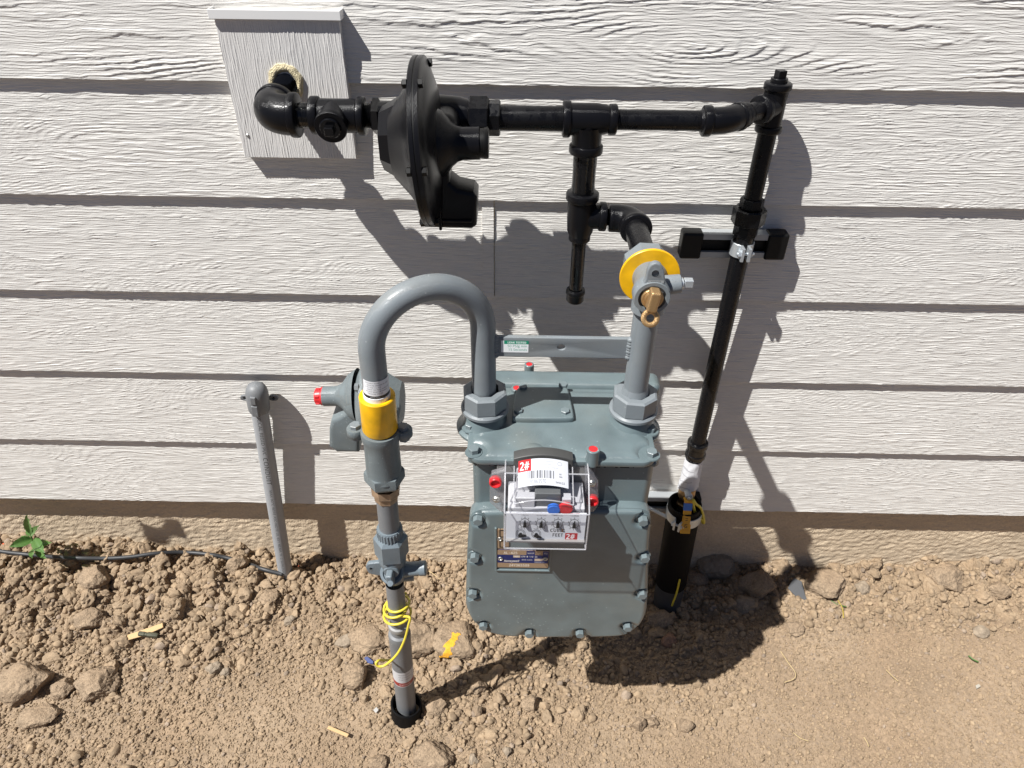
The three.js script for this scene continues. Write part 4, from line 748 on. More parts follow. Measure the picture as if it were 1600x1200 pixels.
  for (const x of [ix0, ix1]) { const s = new THREE.ShapeGeometry(new THREE.Shape(prof.map(([z, y]) => new THREE.Vector2(z, y)))); s.rotateY(-Math.PI / 2); s.translate(x, 0, 0); walls.push(clean(s)); }
  const edge = (a, b, r = 0.0011) => clean(new THREE.TubeGeometry(new THREE.LineCurve3(a, b), 1, r, 8));
  const edges = []; for (let i = 0; i < 4; i++) for (const x of [ix0, ix1]) edges.push(edge(V(x, prof[i][1], prof[i][0]), V(x, prof[i + 1][1], prof[i + 1][0])));
  for (const [z, y] of prof.slice(1, 4)) edges.push(edge(V(ix0, y, z), V(ix1, y, z)));
  const box = part('index_cover', walls, M.clear, t, 'clear plastic index cover');
  part('cover_edge', edges, std({ color: lin(0.86, 0.86, 0.88), transmission: 0.75, thickness: 0, roughness: 0.12 }), box);
  // arched window dome: outline across, swept forward and down
  const dx0 = U(803, 760, 0.42).x, dx1 = U(895, 760, 0.42).x, hw = (dx1 - dx0) / 2, dcx = (dx0 + dx1) / 2, zb0 = 0.392, zf0 = 0.446;
  const domeTop = (s, k) => V(dcx + s * hw, mix(yu + 0.0055, yt + 0.011, k) + 0.0085 * (1 - s * s), mix(zb0, zf0, k));     // s across -1..1, k front 0..1
  const arch = (k0, k1, lift, s0 = -1, s1 = 1, n = 28) => { const g = sheet([...Array(n + 1).keys()].map((i) => s0 + (s1 - s0) * i / n), [...Array(9).keys()].map((j) => k0 + (k1 - k0) * j / 8), (s, k) => { const p = domeTop(s, k); return [p.x, p.y + lift, p.z]; }); const uv = new Float32Array((n + 1) * 18); for (let j = 0; j < 9; j++) for (let i = 0; i <= n; i++) { uv[(j * (n + 1) + i) * 2] = i / n; uv[(j * (n + 1) + i) * 2 + 1] = 1 - j / 8; } g.setAttribute('uv', new THREE.BufferAttribute(uv, 2)); return clean(g); };
  const skirt = (s) => { const g = sheet([0, 1], [0, 0.25, 0.5, 0.75, 1], (v, k) => { const p = domeTop(s, k); return [p.x, mix(yt - 0.004, p.y, v), p.z]; }); return planarUV(g, 2, 1) && clean(g); };
  const frontW = clean(planarUV(sheet([...Array(29).keys()].map((i) => -1 + i / 14), [0, 1], (s, v) => { const p = domeTop(s, 1); return [p.x, mix(yt - 0.006, p.y, v), p.z + 0.003 * (1 - v)]; }), 0, 1));
  const dome = part('index_dome', [arch(0.12, 1, 0), skirt(-1), skirt(1), frontW], M.clear, t, 'clear raised window of the index cover');
  part('cover_edge', [[-1, 0.1, 1], [1, 0.1, 1]].map(([s, a, b]) => edge(domeTop(s, a), domeTop(s, b), 0.0009)).concat([clean(new THREE.TubeGeometry(new THREE.CatmullRomCurve3([...Array(15).keys()].map((i) => domeTop(-1 + i / 7, 1))), 28, 0.0009, 8))]), box.children[0].material, dome);
  // dark hood behind
  const hs = []; for (let i = 0; i <= 24; i++) { const p = domeTop(-1 + i / 12, 0); hs.push(V(p.x + (i / 12 - 1) * 0.001, p.y + 0.0035, 0)); } hs.push(V(dcx + hw + 0.001, yu - 0.02, 0), V(dcx - hw - 0.001, yu - 0.02, 0));
  part('index_hood', extrude(shapeOf(hs), 0.374, 0.3905, 0.0015), M.darkcap, t, 'dark grey hood of the index');
  const lt = canvasTex(1024, 384, (x, w, h) => {
    x.fillStyle = '#bdbfc5'; x.fillRect(0, 0, w, h); x.fillStyle = '#a81d24'; x.fillRect(0, 0, 262, 170); x.fillStyle = '#cfc9c9'; x.font = 'bold 168px sans-serif'; x.textBaseline = 'middle'; x.fillText('2#', 26, 92, 220);
    x.fillStyle = '#8b8e98'; x.font = '30px sans-serif'; x.fillText('ENCODER RECEIVER TRANSMITTER', 300, 44, 420); x.fillText('FCC ID: EO9  CANADA: 864D', 300, 88, 420); x.fillText('This device complies with part 15 of the rules', 300, 130, 520); x.beginPath(); x.ellipse(850, 62, 44, 24, 0, 0, 7); x.strokeStyle = '#8b8e98'; x.lineWidth = 6; x.stroke();
    x.fillStyle = '#23242a'; let px = 190, k = 0; const ws = [7, 12, 5, 16, 9, 5, 13, 7, 18, 6, 9, 14, 5, 8, 15, 6]; while (px < 730) { const bw = ws[k % 16]; x.fillRect(px, 172, bw, 112); px += bw + ws[(k * 5 + 3) % 16] + (k % 7 === 6 ? 22 : 2); k++; }
    x.font = '76px sans-serif'; x.fillStyle = '#55575f'; x.fillText('91863570', 236, 328, 420); x.font = 'bold 42px sans-serif'; x.fillStyle = '#3c3e46'; x.fillText('Series 2.5', 760, 330, 190); x.font = '34px sans-serif'; x.fillText('L2', 100, 340);
    x.font = 'bold 30px sans-serif'; x.fillText('ERT', 836, 210); x.fillText('100G', 830, 246);
  });
  part('index_label', arch(0.02, 0.66, 0.0006, -0.86, 0.84), printed(lt, { roughness: 0.6, specularIntensity: 0.35, side: THREE.DoubleSide }), dome, 'white barcode label with a red square', true);
  // dial plate with hands
  const zd = Z1 - 0.011, d0 = U(791, 800, zd), d1 = U(912, 846, zd), dw = d1.x - d0.x, dh = d0.y - d1.y;
  const dials = [[0.235, 0.36, 0], [0.44, 0.36, 0.1], [0.65, 0.36, 0], [0.855, 0.36, 0.05]], tests = [[0.185, 0.74, 1.55], [0.385, 0.74, 2.0]];
  const dt = canvasTex(1200, 460, (x, w, h) => {
    x.fillStyle = '#dadde2'; x.fillRect(0, 0, w, h); x.fillStyle = '#2b2c30'; x.strokeStyle = '#2f3035';
    dials.forEach(([u, v], i) => { const X = u * w, Y = v * h; x.lineWidth = 8; x.beginPath(); x.arc(X, Y, 72, 0, 7); x.stroke(); x.font = 'bold 32px sans-serif'; x.textAlign = 'center'; x.textBaseline = 'middle'; for (let n = 0; n < 10; n++) { const a = (i % 2 ? 1 : -1) * n * Math.PI / 5; x.fillText(String(n), X + Math.sin(a) * 92, Y - Math.cos(a) * 92); } x.font = '22px sans-serif'; x.fillText(['1 MILLION', '100 THOUSAND', '10 THOUSAND', '1 THOUSAND'][i], X, Y - 126, 150); });
    tests.forEach(([u, v], i) => { const X = u * w, Y = v * h; x.lineWidth = 7; x.beginPath(); x.arc(X, Y, 70, 0, 7); x.stroke(); x.beginPath(); x.arc(X, Y, 52, 0, 7); x.stroke(); x.font = '20px sans-serif'; x.fillText(['ONE', 'TWO'][i] + ' FOOT', X, Y - 88); });
    x.textAlign = 'left'; x.font = 'bold 76px sans-serif'; x.fillStyle = '#2e2f33'; x.fillText('CUBIC', 668, 276, 262); x.fillText('FEET', 706, 352, 200); x.fillStyle = '#d08a3a'; x.fillRect(850, 252, 12, 50);
    x.fillStyle = '#b9262c'; x.fillRect(905, 316, 190, 116); x.fillStyle = '#f6efee'; x.font = 'bold 116px sans-serif'; x.fillText('2#', 918, 376, 164);
    x.font = '22px sans-serif'; x.fillStyle = '#55575c'; x.fillText('TYPE II', 1010, 34);
  });
  const dp = part('dial_plate', (() => { const g = new THREE.BoxGeometry(dw, dh, 0.0016); g.translate((d0.x + d1.x) / 2, (d0.y + d1.y) / 2, zd); return clean(g); })(), printed(dt, { roughness: 0.5 }), t, 'white dial plate with six small dials', true);
  const hand = (u, v, a, L) => { const X = d0.x + u * dw, Y = d0.y - v * dh, s = new THREE.Shape([[-0.0024, -0.003], [0.0024, -0.003], [0.0006, L], [-0.0006, L]].map(([x, y]) => new THREE.Vector2(x, y))); const g = extrude(s, 0, 0.003, 0.0004, 1); g.rotateZ(-a); g.translate(X, Y, zd + 0.0028); part('dial_hand', [g, cyl(V(X, Y, zd), V(X, Y, zd + 0.0065), 0.0021, 16)], M.blackPlastic, dp); };
  dials.forEach(([u, v, a]) => hand(u, v, a, 0.0085)); tests.forEach(([u, v, a]) => hand(u, v, a, 0.008));
  // inner works behind the dial plate
  const box2 = (px0, py0, px1, py1, z, d) => { const a = U(px0, py0, z), b = U(px1, py1, z); return rbox(b.x - a.x, a.y - b.y, d, 0.0015, V((a.x + b.x) / 2, (a.y + b.y) / 2, z - d / 2)); };
  part('radio_module', [rbox(0.034, 0.026, 0.026, 0.0015, V(dcx + 0.006, yt + 0.006, 0.421))], std({ color: lin(0.11, 0.115, 0.115), roughness: 0.45 }), t, 'grey radio board inside the index');
  part('inner_housing', [rbox(ix1 - ix0 - 0.008, yt - yb - 0.014, 0.05, 0.002, V(icx, (yt + yb) / 2 + 0.002, 0.412)), rbox(hw * 2 - 0.006, yu - yt - 0.002, 0.022, 0.004, V(dcx, (yt + yu) / 2 - 0.005, 0.398)), box2(796, 782, 908, 800, 0.428, 0.034), rbox(0.026, 0.02, 0.012, 0.001, V(dcx - 0.024, yt + 0.002, 0.43)), rbox(0.012, 0.014, 0.012, 0.001, V(dcx + 0.031, yt + 0.004, 0.43)), rbox(ix1 - ix0 - 0.004, 0.004, 0.05, 0.001, V(icx, yb + 0.003, 0.418))], M.inner, t);
  part('gear', [cyl(V(dcx + 0.014, yt - 0.003, 0.437), V(dcx + 0.014, yt - 0.003, 0.443), 0.0085, 40)], M.blue, t, 'blue wheel inside the index');
  part('gear', [cyl(V(dcx + 0.030, yt - 0.002, 0.436), V(dcx + 0.030, yt - 0.002, 0.442), 0.0092, 40)], M.red, t, 'red wheel inside the index');
  const floorP = rbox(ix1 - ix0 - 0.003, 0.0015, 0.06, 0.0004, V(icx, yb + 0.0075, 0.416)); part('index_floor', floorP, std({ color: lin(0.3, 0.29, 0.28), roughness: 0.6 }), t);
  part('backing_plate', rbox(ix1 - ix0 + 0.024, yu - yb - 0.016, 0.004, 0.001, V(icx, (yu + yb) / 2 + 0.008, 0.3815)), std({ color: lin(0.2, 0.2, 0.195), roughness: 0.5 }), t);
  // fixing ears with screws and red seals
  for (const s of [-1, 1]) {
    const zz = 0.398, pts = (s < 0 ? [[765, 752], [768, 742], [790, 736], [790, 800], [781, 800], [765, 785]] : [[914, 734], [923, 738], [935, 752], [935, 790], [928, 800], [914, 800]]).map(([x, y]) => U(x, y, zz));
    const ear = part('cover_ear', extrude(shapeOf(pts), zz - 0.010, zz, 0.0015), std({ color: lin(0.8, 0.8, 0.82), transmission: 0.85, thickness: 0, roughness: 0.1 }), t, 'clear lug of the index cover');
    const [sx, sy, rx2, ry2] = s < 0 ? [775.5, 781, 774, 756] : [925, 756, 926, 785], S = U(sx, sy, zz + 0.001), P = U(rx2, ry2, zz + 0.004);
    part('screw', [lathe(V(S.x, S.y, zz), V(S.x, S.y, 1), [[0.006, -0.002], [0.006, 0], [0.0045, 0.0024], [0, 0.003]], 22), rbox(0.0078, 0.0012, 0.001, 0.0003, V(S.x, S.y, zz + 0.003)), rbox(0.0012, 0.0078, 0.001, 0.0003, V(S.x, S.y, zz + 0.003))], M.steel, ear);
    part('seal_plug', lathe(V(P.x, P.y, zz - 0.004), V(P.x, P.y + 0.003, 1), [[0, 0], [0.0085, 0], [0.0085, 0.0075], [0.0078, 0.0085], [0.0062, 0.0085], [0.0058, 0.005], [0, 0.005]], 26), M.red, ear, 'red seal plug');
  }
}
// ---------------------------------------------------------------- grey service regulator on the supply riser
const Lax = (y0, prof, seg, flat, ph) => lathe(ax(y0), ax(y0 - 1), prof, seg, flat, ph);       // t measured downwards
{
  const O = U(583, 630, 0.288), t = thing('grey_service_regulator', 'blue grey service regulator with red capped barrel behind the supply pipe', 'gas regulator', O);
  const axl = V(-1, -0.04, 0.02).normalize();
  regulator(t, O, axl, 0.0665, M.castGrey, M.bar, 6);
  const hood = new THREE.CylinderGeometry(0.03, 0.052, 0.034, 8, 1); hood.rotateY(Math.PI / 8); const hg = creased(hood, 0.2); hg.rotateZ(-Math.PI / 2); hg.translate(O.x + 0.026, O.y + 0.004, O.z);
  part('hood', clean(hg), M.castGrey, t);
  const e = U(505, 619, O.z), b = V(O.x - 0.02, e.y + 0.002, O.z);
  part('spring_barrel', lathe(b, e, [[0.04, 0], [0.032, 0.012], [0.019, 0.022], [0.0148, 0.03], [0.0142, 0.04], [0.0142, b.distanceTo(e) - 0.001], [0.013, b.distanceTo(e)], [0, b.distanceTo(e)]]), M.castGrey, t);
  part('barrel_cap', [lathe(e, V(e.x - 1, e.y, e.z), [[0, -0.001], [0.0135, -0.001], [0.0135, 0.0022], [0.0122, 0.003], [0.0118, 0.0095], [0.0105, 0.0108], [0, 0.0108]]), ...[0, 1, 2, 3, 4, 5].map((i) => rbox(0.006, 0.003, 0.003, 0.0006, V(e.x - 0.006, e.y + Math.cos(i) * 0.012, e.z + Math.sin(i) * 0.012)))], M.red, t, 'red cap on the barrel');
  const sp = [[516, 666], [519, 652], [531, 645], [541, 640], [543, 632], [562, 630], [563, 701], [528, 701], [516, 692]].map(([x, y]) => U(x, y, O.z + 0.01));
  part('vent_spout', extrude(shapeOf(sp), O.z - 0.022, O.z + 0.02, 0.006), M.castGrey, t);
  // body on the riser with bolted ears
  const y0 = pyAx(671), y1 = pyAx(741);
  part('body', [Lax(y0, [[0, 0], [0.0265, 0], [0.0272, 0.004], [0.0265, 0.014], [0.0242, 0.022], [0.0252, y0 - y1 - 0.006], [0.0262, y0 - y1], [0, y0 - y1]]), rbox(0.036, 0.04, 0.06, 0.012, ax(y0 - 0.012).add(V(0.004, 0, -0.035)))], M.castGrey, t);
  for (const [x, y] of [[557, 678], [631, 680]]) { const p = U(x, y, 0.352); part('flange_ear', [lathe(V(p.x, p.y + 0.012, p.z), V(p.x, p.y, p.z), [[0, 0], [0.0115, 0], [0.0125, 0.0015], [0.0125, 0.011], [0.011, 0.013], [0, 0.013]]), rbox(0.024, 0.012, 0.018, 0.004, V(mix(p.x, ax(p.y).x, 0.5), p.y + 0.005, p.z - 0.004))], M.castGrey, t); part('bolt', [nut(V(p.x, p.y + 0.011, p.z), V(0, 1, 0), 0.0078, 0.007, 6, 0.3), nut(V(p.x, p.y - 0.001, p.z), V(0, -1, 0), 0.0078, 0.007, 6, 0.7)], M.bar, t); }
  const yn = pyAx(734); part('hex_end', lathe(ax(yn), ax(0), [[0.018, 0], [0.0285, 0.0008], [0.0292, 0.003], [0.0292, 0.018], [0.0245, 0.0245], [0.012, 0.0245]], 6, true, 0.45), M.castGrey, t);
}
// ---------------------------------------------------------------- supply riser
{
  const t = thing('gas_supply_riser', 'thin grey supply pipe rising out of a black collar, with yellow coupling on top', 'gas riser', ax(0.0));
  const seg = (a, b) => { const y = pyAx(a); return [y, y - pyAx(b)]; };
  { const [y, l] = seg(617, 670); part('insulating_coupling', Lax(y, [[0.0172, 0.001], [0.0225, 0], [0.0238, 0.0015], [0.0240, l - 0.003], [0.0225, l], [0, l]], 44), M.yellow, t, 'bright yellow insulating coupling'); }
  { const [y, l] = seg(611, 619); part('insulating_sleeve', Lax(y, [[0.0172, 0], [0.0178, 0.0005], [0.0178, l], [0, l]]), M.white, t); }
  { const [y, l] = seg(757, 778); part('union_tail', [Lax(y, [[0.0215, 0], [0.0215, l * 0.5], [0.0185, l * 0.66], [0.0178, l], [0, l]], 8, true, 0.2)], std({ map: rep(tintT(0.62, 0.53, 0.44, 0.5, true), 9), roughness: 0.4, metalness: 0.4 }), t, 'bare tan metal union end'); }
  { const [y, l] = seg(776, 838); part('pipe', Lax(y, [[0.0158, 0], [0.0158, l]]), M.pvc, t); }
  { const [y, l] = seg(823, 838); part('threaded_ring', [Lax(y, [[0, 0], [0.018, 0], [0.0192, 0.002], [0.0192, l], [0, l]]), ...[...Array(26).keys()].map((i) => rbox(0.0018, l * 0.8, 0.0018, 0.0004, ax(y - l * 0.5).add(V(Math.sin(i * 0.2417) * 0.0192, 0, Math.cos(i * 0.2417) * 0.0192))))], M.grey, t); }
  { const [y, l] = seg(835, 866); part('compression_nut', lathe(ax(y), ax(0), [[0.016, 0], [0.0215, 0.0004], [0.0268, 0.006], [0.0268, l - 0.004], [0.0235, l], [0.01, l]], 6, true, 0.5), M.grey, t); }
  // curb valve
  const yv = pyAx(893), C = ax(yv), fz = V(-0.05, -0.1, 1).normalize();
  const F = U(611, 896, C.z + 0.024);
  const body = part('valve_body', [Lax(pyAx(864), [[0, 0], [0.0205, 0], [0.0222, 0.008], [0.0222, 0.016], [0.0195, 0.022], [0.0195, 0.05], [0.0185, 0.06], [0.0165, 0.064], [0, 0.064]]), lathe(C, F, [[0.019, 0], [0.0195, 0.014], [0.0192, 0.024], [0.018, 0.0255], [0.0145, 0.0255], [0.0142, 0.0228], [0, 0.0228]]), lathe(V(C.x + 0.005, C.y - 0.014, C.z - 0.005), V(C.x + 1, C.y - 0.014, C.z - 0.1), [[0.012, 0], [0.012, 0.026], [0, 0.027]])], M.grey, t, 'curb valve on the riser');
  part('valve_core', [lathe(F.clone().add(V(0, 0, -0.004)), V(F.x, F.y, 1), [[0.0128, 0], [0.0118, 0.003], [0, 0.004]]), rbox(0.0105, 0.024, 0.016, 0.0028, U(610, 903, F.z + 0.008), new THREE.Quaternion().setFromAxisAngle(V(0, 0, 1), 0.08)), cyl(U(610, 912, F.z + 0.004), U(610, 912, F.z + 0.02), 0.0048, 18)], M.grey, body);
  const el = [[572, 884], [575, 879], [582, 877.5], [606, 877], [606, 897], [588, 896], [577, 893]].map(([x, y]) => U(x, y, C.z + 0.006)), es = shapeOf(el, 50), eh = new THREE.Path(), ec = U(580.5, 885.5, C.z + 0.006); eh.absarc(ec.x, ec.y, 0.0046, 0, 7, true); es.holes.push(eh);
  part('lock_ear', extrude(es, C.z + 0.002, C.z + 0.010, 0.0018), M.grey, body);
  const pA = U(630, 890, C.z), pB = U(657, 888, C.z), pC = U(666, 887.5, C.z);
  part('side_port', [lathe(pA, pB, [[0.017, -0.01], [0.0135, 0], [0.0118, 0.014], [0.0112, pA.distanceTo(pB)]]), lathe(pB, pC, [[0, -0.001], [0.0124, -0.001], [0.0124, 0.0085], [0.0105, 0.0095], [0, 0.0095]])], M.grey, body);
  { const [y, l] = seg(910, 986); part('pipe', Lax(y, [[0.0152, 0], [0.0152, l]]), M.pvc, t); }
  { const [y, l] = seg(972, 980); part('weld_ring', Lax(y, [[0.015, 0], [0.0182, 0.0025], [0.0186, l * 0.7], [0.015, l]]), std({ color: lin(0.28, 0.28, 0.275), roughness: 0.5 }), t); }
  { const [y] = seg(986, 990), l = y + 0.06; part('coated_pipe', Lax(y, [[0.015, 0], [0.0192, 0.003], [0.0202, 0.009], [0.0202, 0.014], [0.0198, 0.018], [0.0188, l]], 40), M.pvc, t); }
  const ct = canvasTex(512, 200, (x, w, h) => { x.fillStyle = '#bfc0c2'; x.fillRect(0, 0, w, h); x.fillStyle = '#5b5d60'; x.font = '22px sans-serif'; ['WARNING GAS RISER', 'PIPE MUST BE BURIED', 'AT LEAST 12 INCHES'].forEach((s, i) => x.fillText(s, 180, 40 + i * 32)); x.fillStyle = '#8d2b28'; x.fillRect(0, 142, w, 50); x.fillStyle = '#d7cfcf'; x.font = '26px sans-serif'; x.fillText('DO NOT REMOVE', 180, 178); });
  const la = ax(pyAx(1037)), lb = ax(pyAx(1059)), cg = new THREE.CylinderGeometry(0.0197, 0.0195, la.distanceTo(lb), 36, 1, true, -1.3, 2.9); orient(cg, la.clone().lerp(lb, 0.5), la.clone().sub(lb));
  part('warning_label', clean(cg), printed(ct), t, 'white and red warning label on the coated pipe', true);
}
{
  const g0 = groundY(-0.21, 0.345), A = V(-0.2095, 0.036, 0.345), B = V(-0.2135, -0.05, 0.348);
  const g = lathe(A, B, [[0.0262, 0.06], [0.0262, 0.003], [0.0272, 0.0004], [0.0292, 0], [0.0305, 0.0015], [0.0312, 0.03], [0.0318, 0.06]], 44);
  const p = g.attributes.position; for (let i = 0; i < p.count; i++) { const y = p.getY(i); p.setY(i, y + (y > 0.01 ? 0.005 * N3(p.getX(i) * 40, 3, p.getZ(i) * 40) - 0.16 * (p.getX(i) + 0.2095) : 0)); }
  g.computeVertexNormals();
  solo('riser_collar', creased(g, 0.6), M.sleeve, 'black plastic collar in the soil round the foot of the grey supply pipe', 'pipe collar', V(-0.21, 0.0, 0.345));
}
{ // yellow tracer wire wound on the riser
  const y0 = pyAx(940), y1 = pyAx(962), pts = [], n = 66;
  for (let i = 0; i <= n; i++) { const k = i / n, a = 2.4 + k * Math.PI * 2 * 3.35, p = ax(mix(y0, y1, k)), r = 0.0195 + 0.0035 * Math.sin(a * 0.7 + 1) + 0.003 * k; pts.push(V(p.x + Math.sin(a) * r, p.y + 0.006 * Math.sin(a + 0.4), p.z + Math.cos(a) * r)); }
  const W = (x, y, z) => U(x, y, z);
  pts.push(W(640, 965, 0.372), W(638, 978, 0.376), W(632, 1000, 0.380), W(622, 1020, 0.385), W(609, 1034, 0.390), W(598, 1041, 0.394), W(590, 1040.5, 0.394), W(587.5, 1036, 0.392), W(591, 1032.5, 0.388), W(600, 1031.5, 0.376), W(612, 1032, 0.36));
  solo('yellow_tracer_wire', tube(pts, 0.0022, 420, 12), M.wire, 'yellow tracer wire wound round the grey supply pipe with a loose looped end', 'wire', ax(y1));
}
// ---------------------------------------------------------------- lower end of the house riser: ball valve, sleeve, bracket
{
  const X = 0.3625, P = (y) => V(X, y, ZV), Y = (py, z = ZV) => U(1075, py, z).y, dn = V(0, -1, 0);
  const t = thing('brass_ball_valve', 'brass ball valve with yellow lever and white wrap at the foot of the house riser', 'valve', P(Y(800)));
  const wt = canvasTex(256, 256, (x, w, h) => { x.fillStyle = '#cfd0d4'; x.fillRect(0, 0, w, h); x.fillStyle = '#9a9ca3'; for (let i = 0; i < 26; i++) x.fillRect(30 + (i * 37) % 190, 18 + ((i * 53) % 214), 24 + (i * 13) % 40, 5); x.fillStyle = '#6c6f78'; x.fillRect(150, 60, 12, 120); });
  const a = P(Y(716)), b = P(Y(760)), cg = new THREE.CylinderGeometry(0.0176, 0.0205, a.distanceTo(b), 40, 14, true), p = cg.attributes.position;
  for (let i = 0; i < p.count; i++) { const k = 1 + 0.07 * N3(p.getX(i) * 140, p.getY(i) * 70, p.getZ(i) * 140); p.setX(i, p.getX(i) * k); p.setZ(i, p.getZ(i) * k); p.setY(i, p.getY(i) + (p.getY(i) < 0 ? 0.006 * Math.sin(Math.atan2(p.getX(i), p.getZ(i)) + 0.8) : 0)); }
  cg.computeVertexNormals(); orient(cg, a.clone().lerp(b, 0.5), V(0, 1, 0));
  part('paper_wrap', clean(cg), printed(wt, { roughness: 0.65, side: THREE.DoubleSide }), t, 'crumpled white printed wrap', true);
  part('body', [nut(P(Y(752)), dn, 0.0185, 0.018, 6, 0.3), lathe(P(Y(762)), P(0), [[0.015, 0], [0.0175, 0.006], [0.0175, 0.022], [0.015, 0.028]]), nut(P(Y(783)), dn, 0.0185, 0.012, 6, 0.3)], M.brass, t);
  part('tailpiece', [lathe(P(Y(788)), P(0), [[0.0165, 0], [0.0165, 0.012], [0.0134, 0.013], [0.0134, 0.1]])], M.steel, t);
  const st = U(1076, 775, 0.066); part('stem', [cyl(V(st.x, st.y, ZV), V(st.x, st.y, 0.07), 0.0065, 20), nut(V(st.x, st.y, 0.066), V(0, 0, 1), 0.0085, 0.006, 6, 0.2), cyl(V(st.x, st.y, 0.07), V(st.x, st.y, 0.076), 0.0045, 18)], M.zinc, t);
  const lv = (pts, z0, z1) => extrude(shapeOf(pts.map(([x, y]) => U(x, y, z1)), 48), z0, z1, 0.0012);
  const L0 = U(1075.5, 785, 0.078), L1 = U(1070, 833, 0.106), LD = L1.clone().sub(L0), LQ = new THREE.Quaternion().setFromUnitVectors(V(0, -1, 0), LD.clone().normalize()), LL = LD.length(), onL = (k, up) => L0.clone().addScaledVector(LD, k).add(V(0, 0, up).applyQuaternion(LQ));
  part('lever', [rbox(0.0165, LL, 0.0032, 0.001, onL(0.5, 0), LQ), rbox(0.0205, LL * 0.3, 0.0032, 0.0012, onL(0.86, 0.0004), LQ), rbox(0.017, 0.0032, 0.014, 0.001, V(L0.x, L0.y + 0.003, 0.0735))], std({ color: lin(0.72, 0.36, 0.02), roughness: 0.4 }), t, 'orange yellow lever');
  part('lever_sticker', rbox(0.0172, LL * 0.24, 0.0042, 0.0006, onL(0.14, 0.0), LQ), std({ color: lin(0.07, 0.19, 0.56), roughness: 0.4 }), t, 'blue tape on the lever');
  const mk = canvasTex(64, 160, (x, w, h) => { x.fillStyle = '#d59a28'; x.fillRect(0, 0, w, h); x.strokeStyle = '#4a3512'; x.lineWidth = 6; x.beginPath(); x.arc(32, 108, 17, 0.4, 5.6); x.moveTo(24, 96); x.lineTo(40, 122); x.moveTo(18, 30); x.lineTo(46, 34); x.moveTo(20, 52); x.lineTo(44, 50); x.stroke(); });
  const mp = onL(0.66, 0.0024), mg = new THREE.PlaneGeometry(0.0125, 0.034); mg.applyQuaternion(LQ); mg.translate(mp.x, mp.y, mp.z); part('lever_marking', clean(mg), printed(mk), t, null, true);
}
{
  const A = V(0.356, U(1063, 786, 0.058).y, 0.058), B = V(0.366, -0.06, 0.062), yG = U(1045, 908, 0.06).y, L = A.distanceTo(B), k = (A.y - yG);
  const t = thing('pipe_sleeve', 'black plastic sleeve pipe standing in the soil under the brass ball valve', 'pipe sleeve', V(0.364, 0, 0.06));
  part('sleeve', lathe(A, B, [[0.030, 0.09], [0.030, 0.001], [0.0335, 0], [0.0345, 0.001], [0.0345, k], [0.031, k]], 44), M.sleeve, t);
  part('inner_pipe', lathe(A, B, [[0.0322, k - 0.004], [0.0322, L]], 40), std({ color: lin(0.055, 0.058, 0.06), roughness: 0.5 }), t);
}
{ const a = U(1060, 893, 0.09), pts = [[1062, 906, 0.098], [1060, 915, 0.098], [1057, 927, 0.098], [1053, 938, 0.1], [1050, 946, 0.1]].map((q) => U(...q));
  solo('tracer_wire_stub', tube(pts, 0.0022, 40, 10), M.wire, 'short yellow wire running down the right side of the sleeve into the soil', 'wire', U(1053, 938, 0.1)); }
{ const pts = []; for (let i = 0; i <= 70; i++) { const k = i / 70, a = k * Math.PI * 2 * 3.2, q = U(1090 + 8.5 * Math.sin(a + 1) + 2 * k, 799 + 17 * Math.cos(a) + 3 * Math.sin(3 * a), 0.062 + 0.012 * Math.sin(a * 0.5) + 0.008 * k); pts.push(q); }
  solo('tracer_wire_coil', tube(pts, 0.0023, 300, 10), M.wire, 'small coil of yellow wire hanging right of the ball valve lever', 'wire', U(1092, 815, 0.06)); }
{
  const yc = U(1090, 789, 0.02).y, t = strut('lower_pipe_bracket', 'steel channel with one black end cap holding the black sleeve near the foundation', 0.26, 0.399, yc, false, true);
  clampBand(t, V(0.358, U(1055, 815, 0.085).y, 0.058), 0.0352, 0.023, 0.0016, -0.5);
  const rod = U(1022, 797, 0.04); part('strap_rod', [cyl(V(0.285, rod.y, 0.03), V(0.325, rod.y, 0.06), 0.004, 14)], M.zinc, t);
}
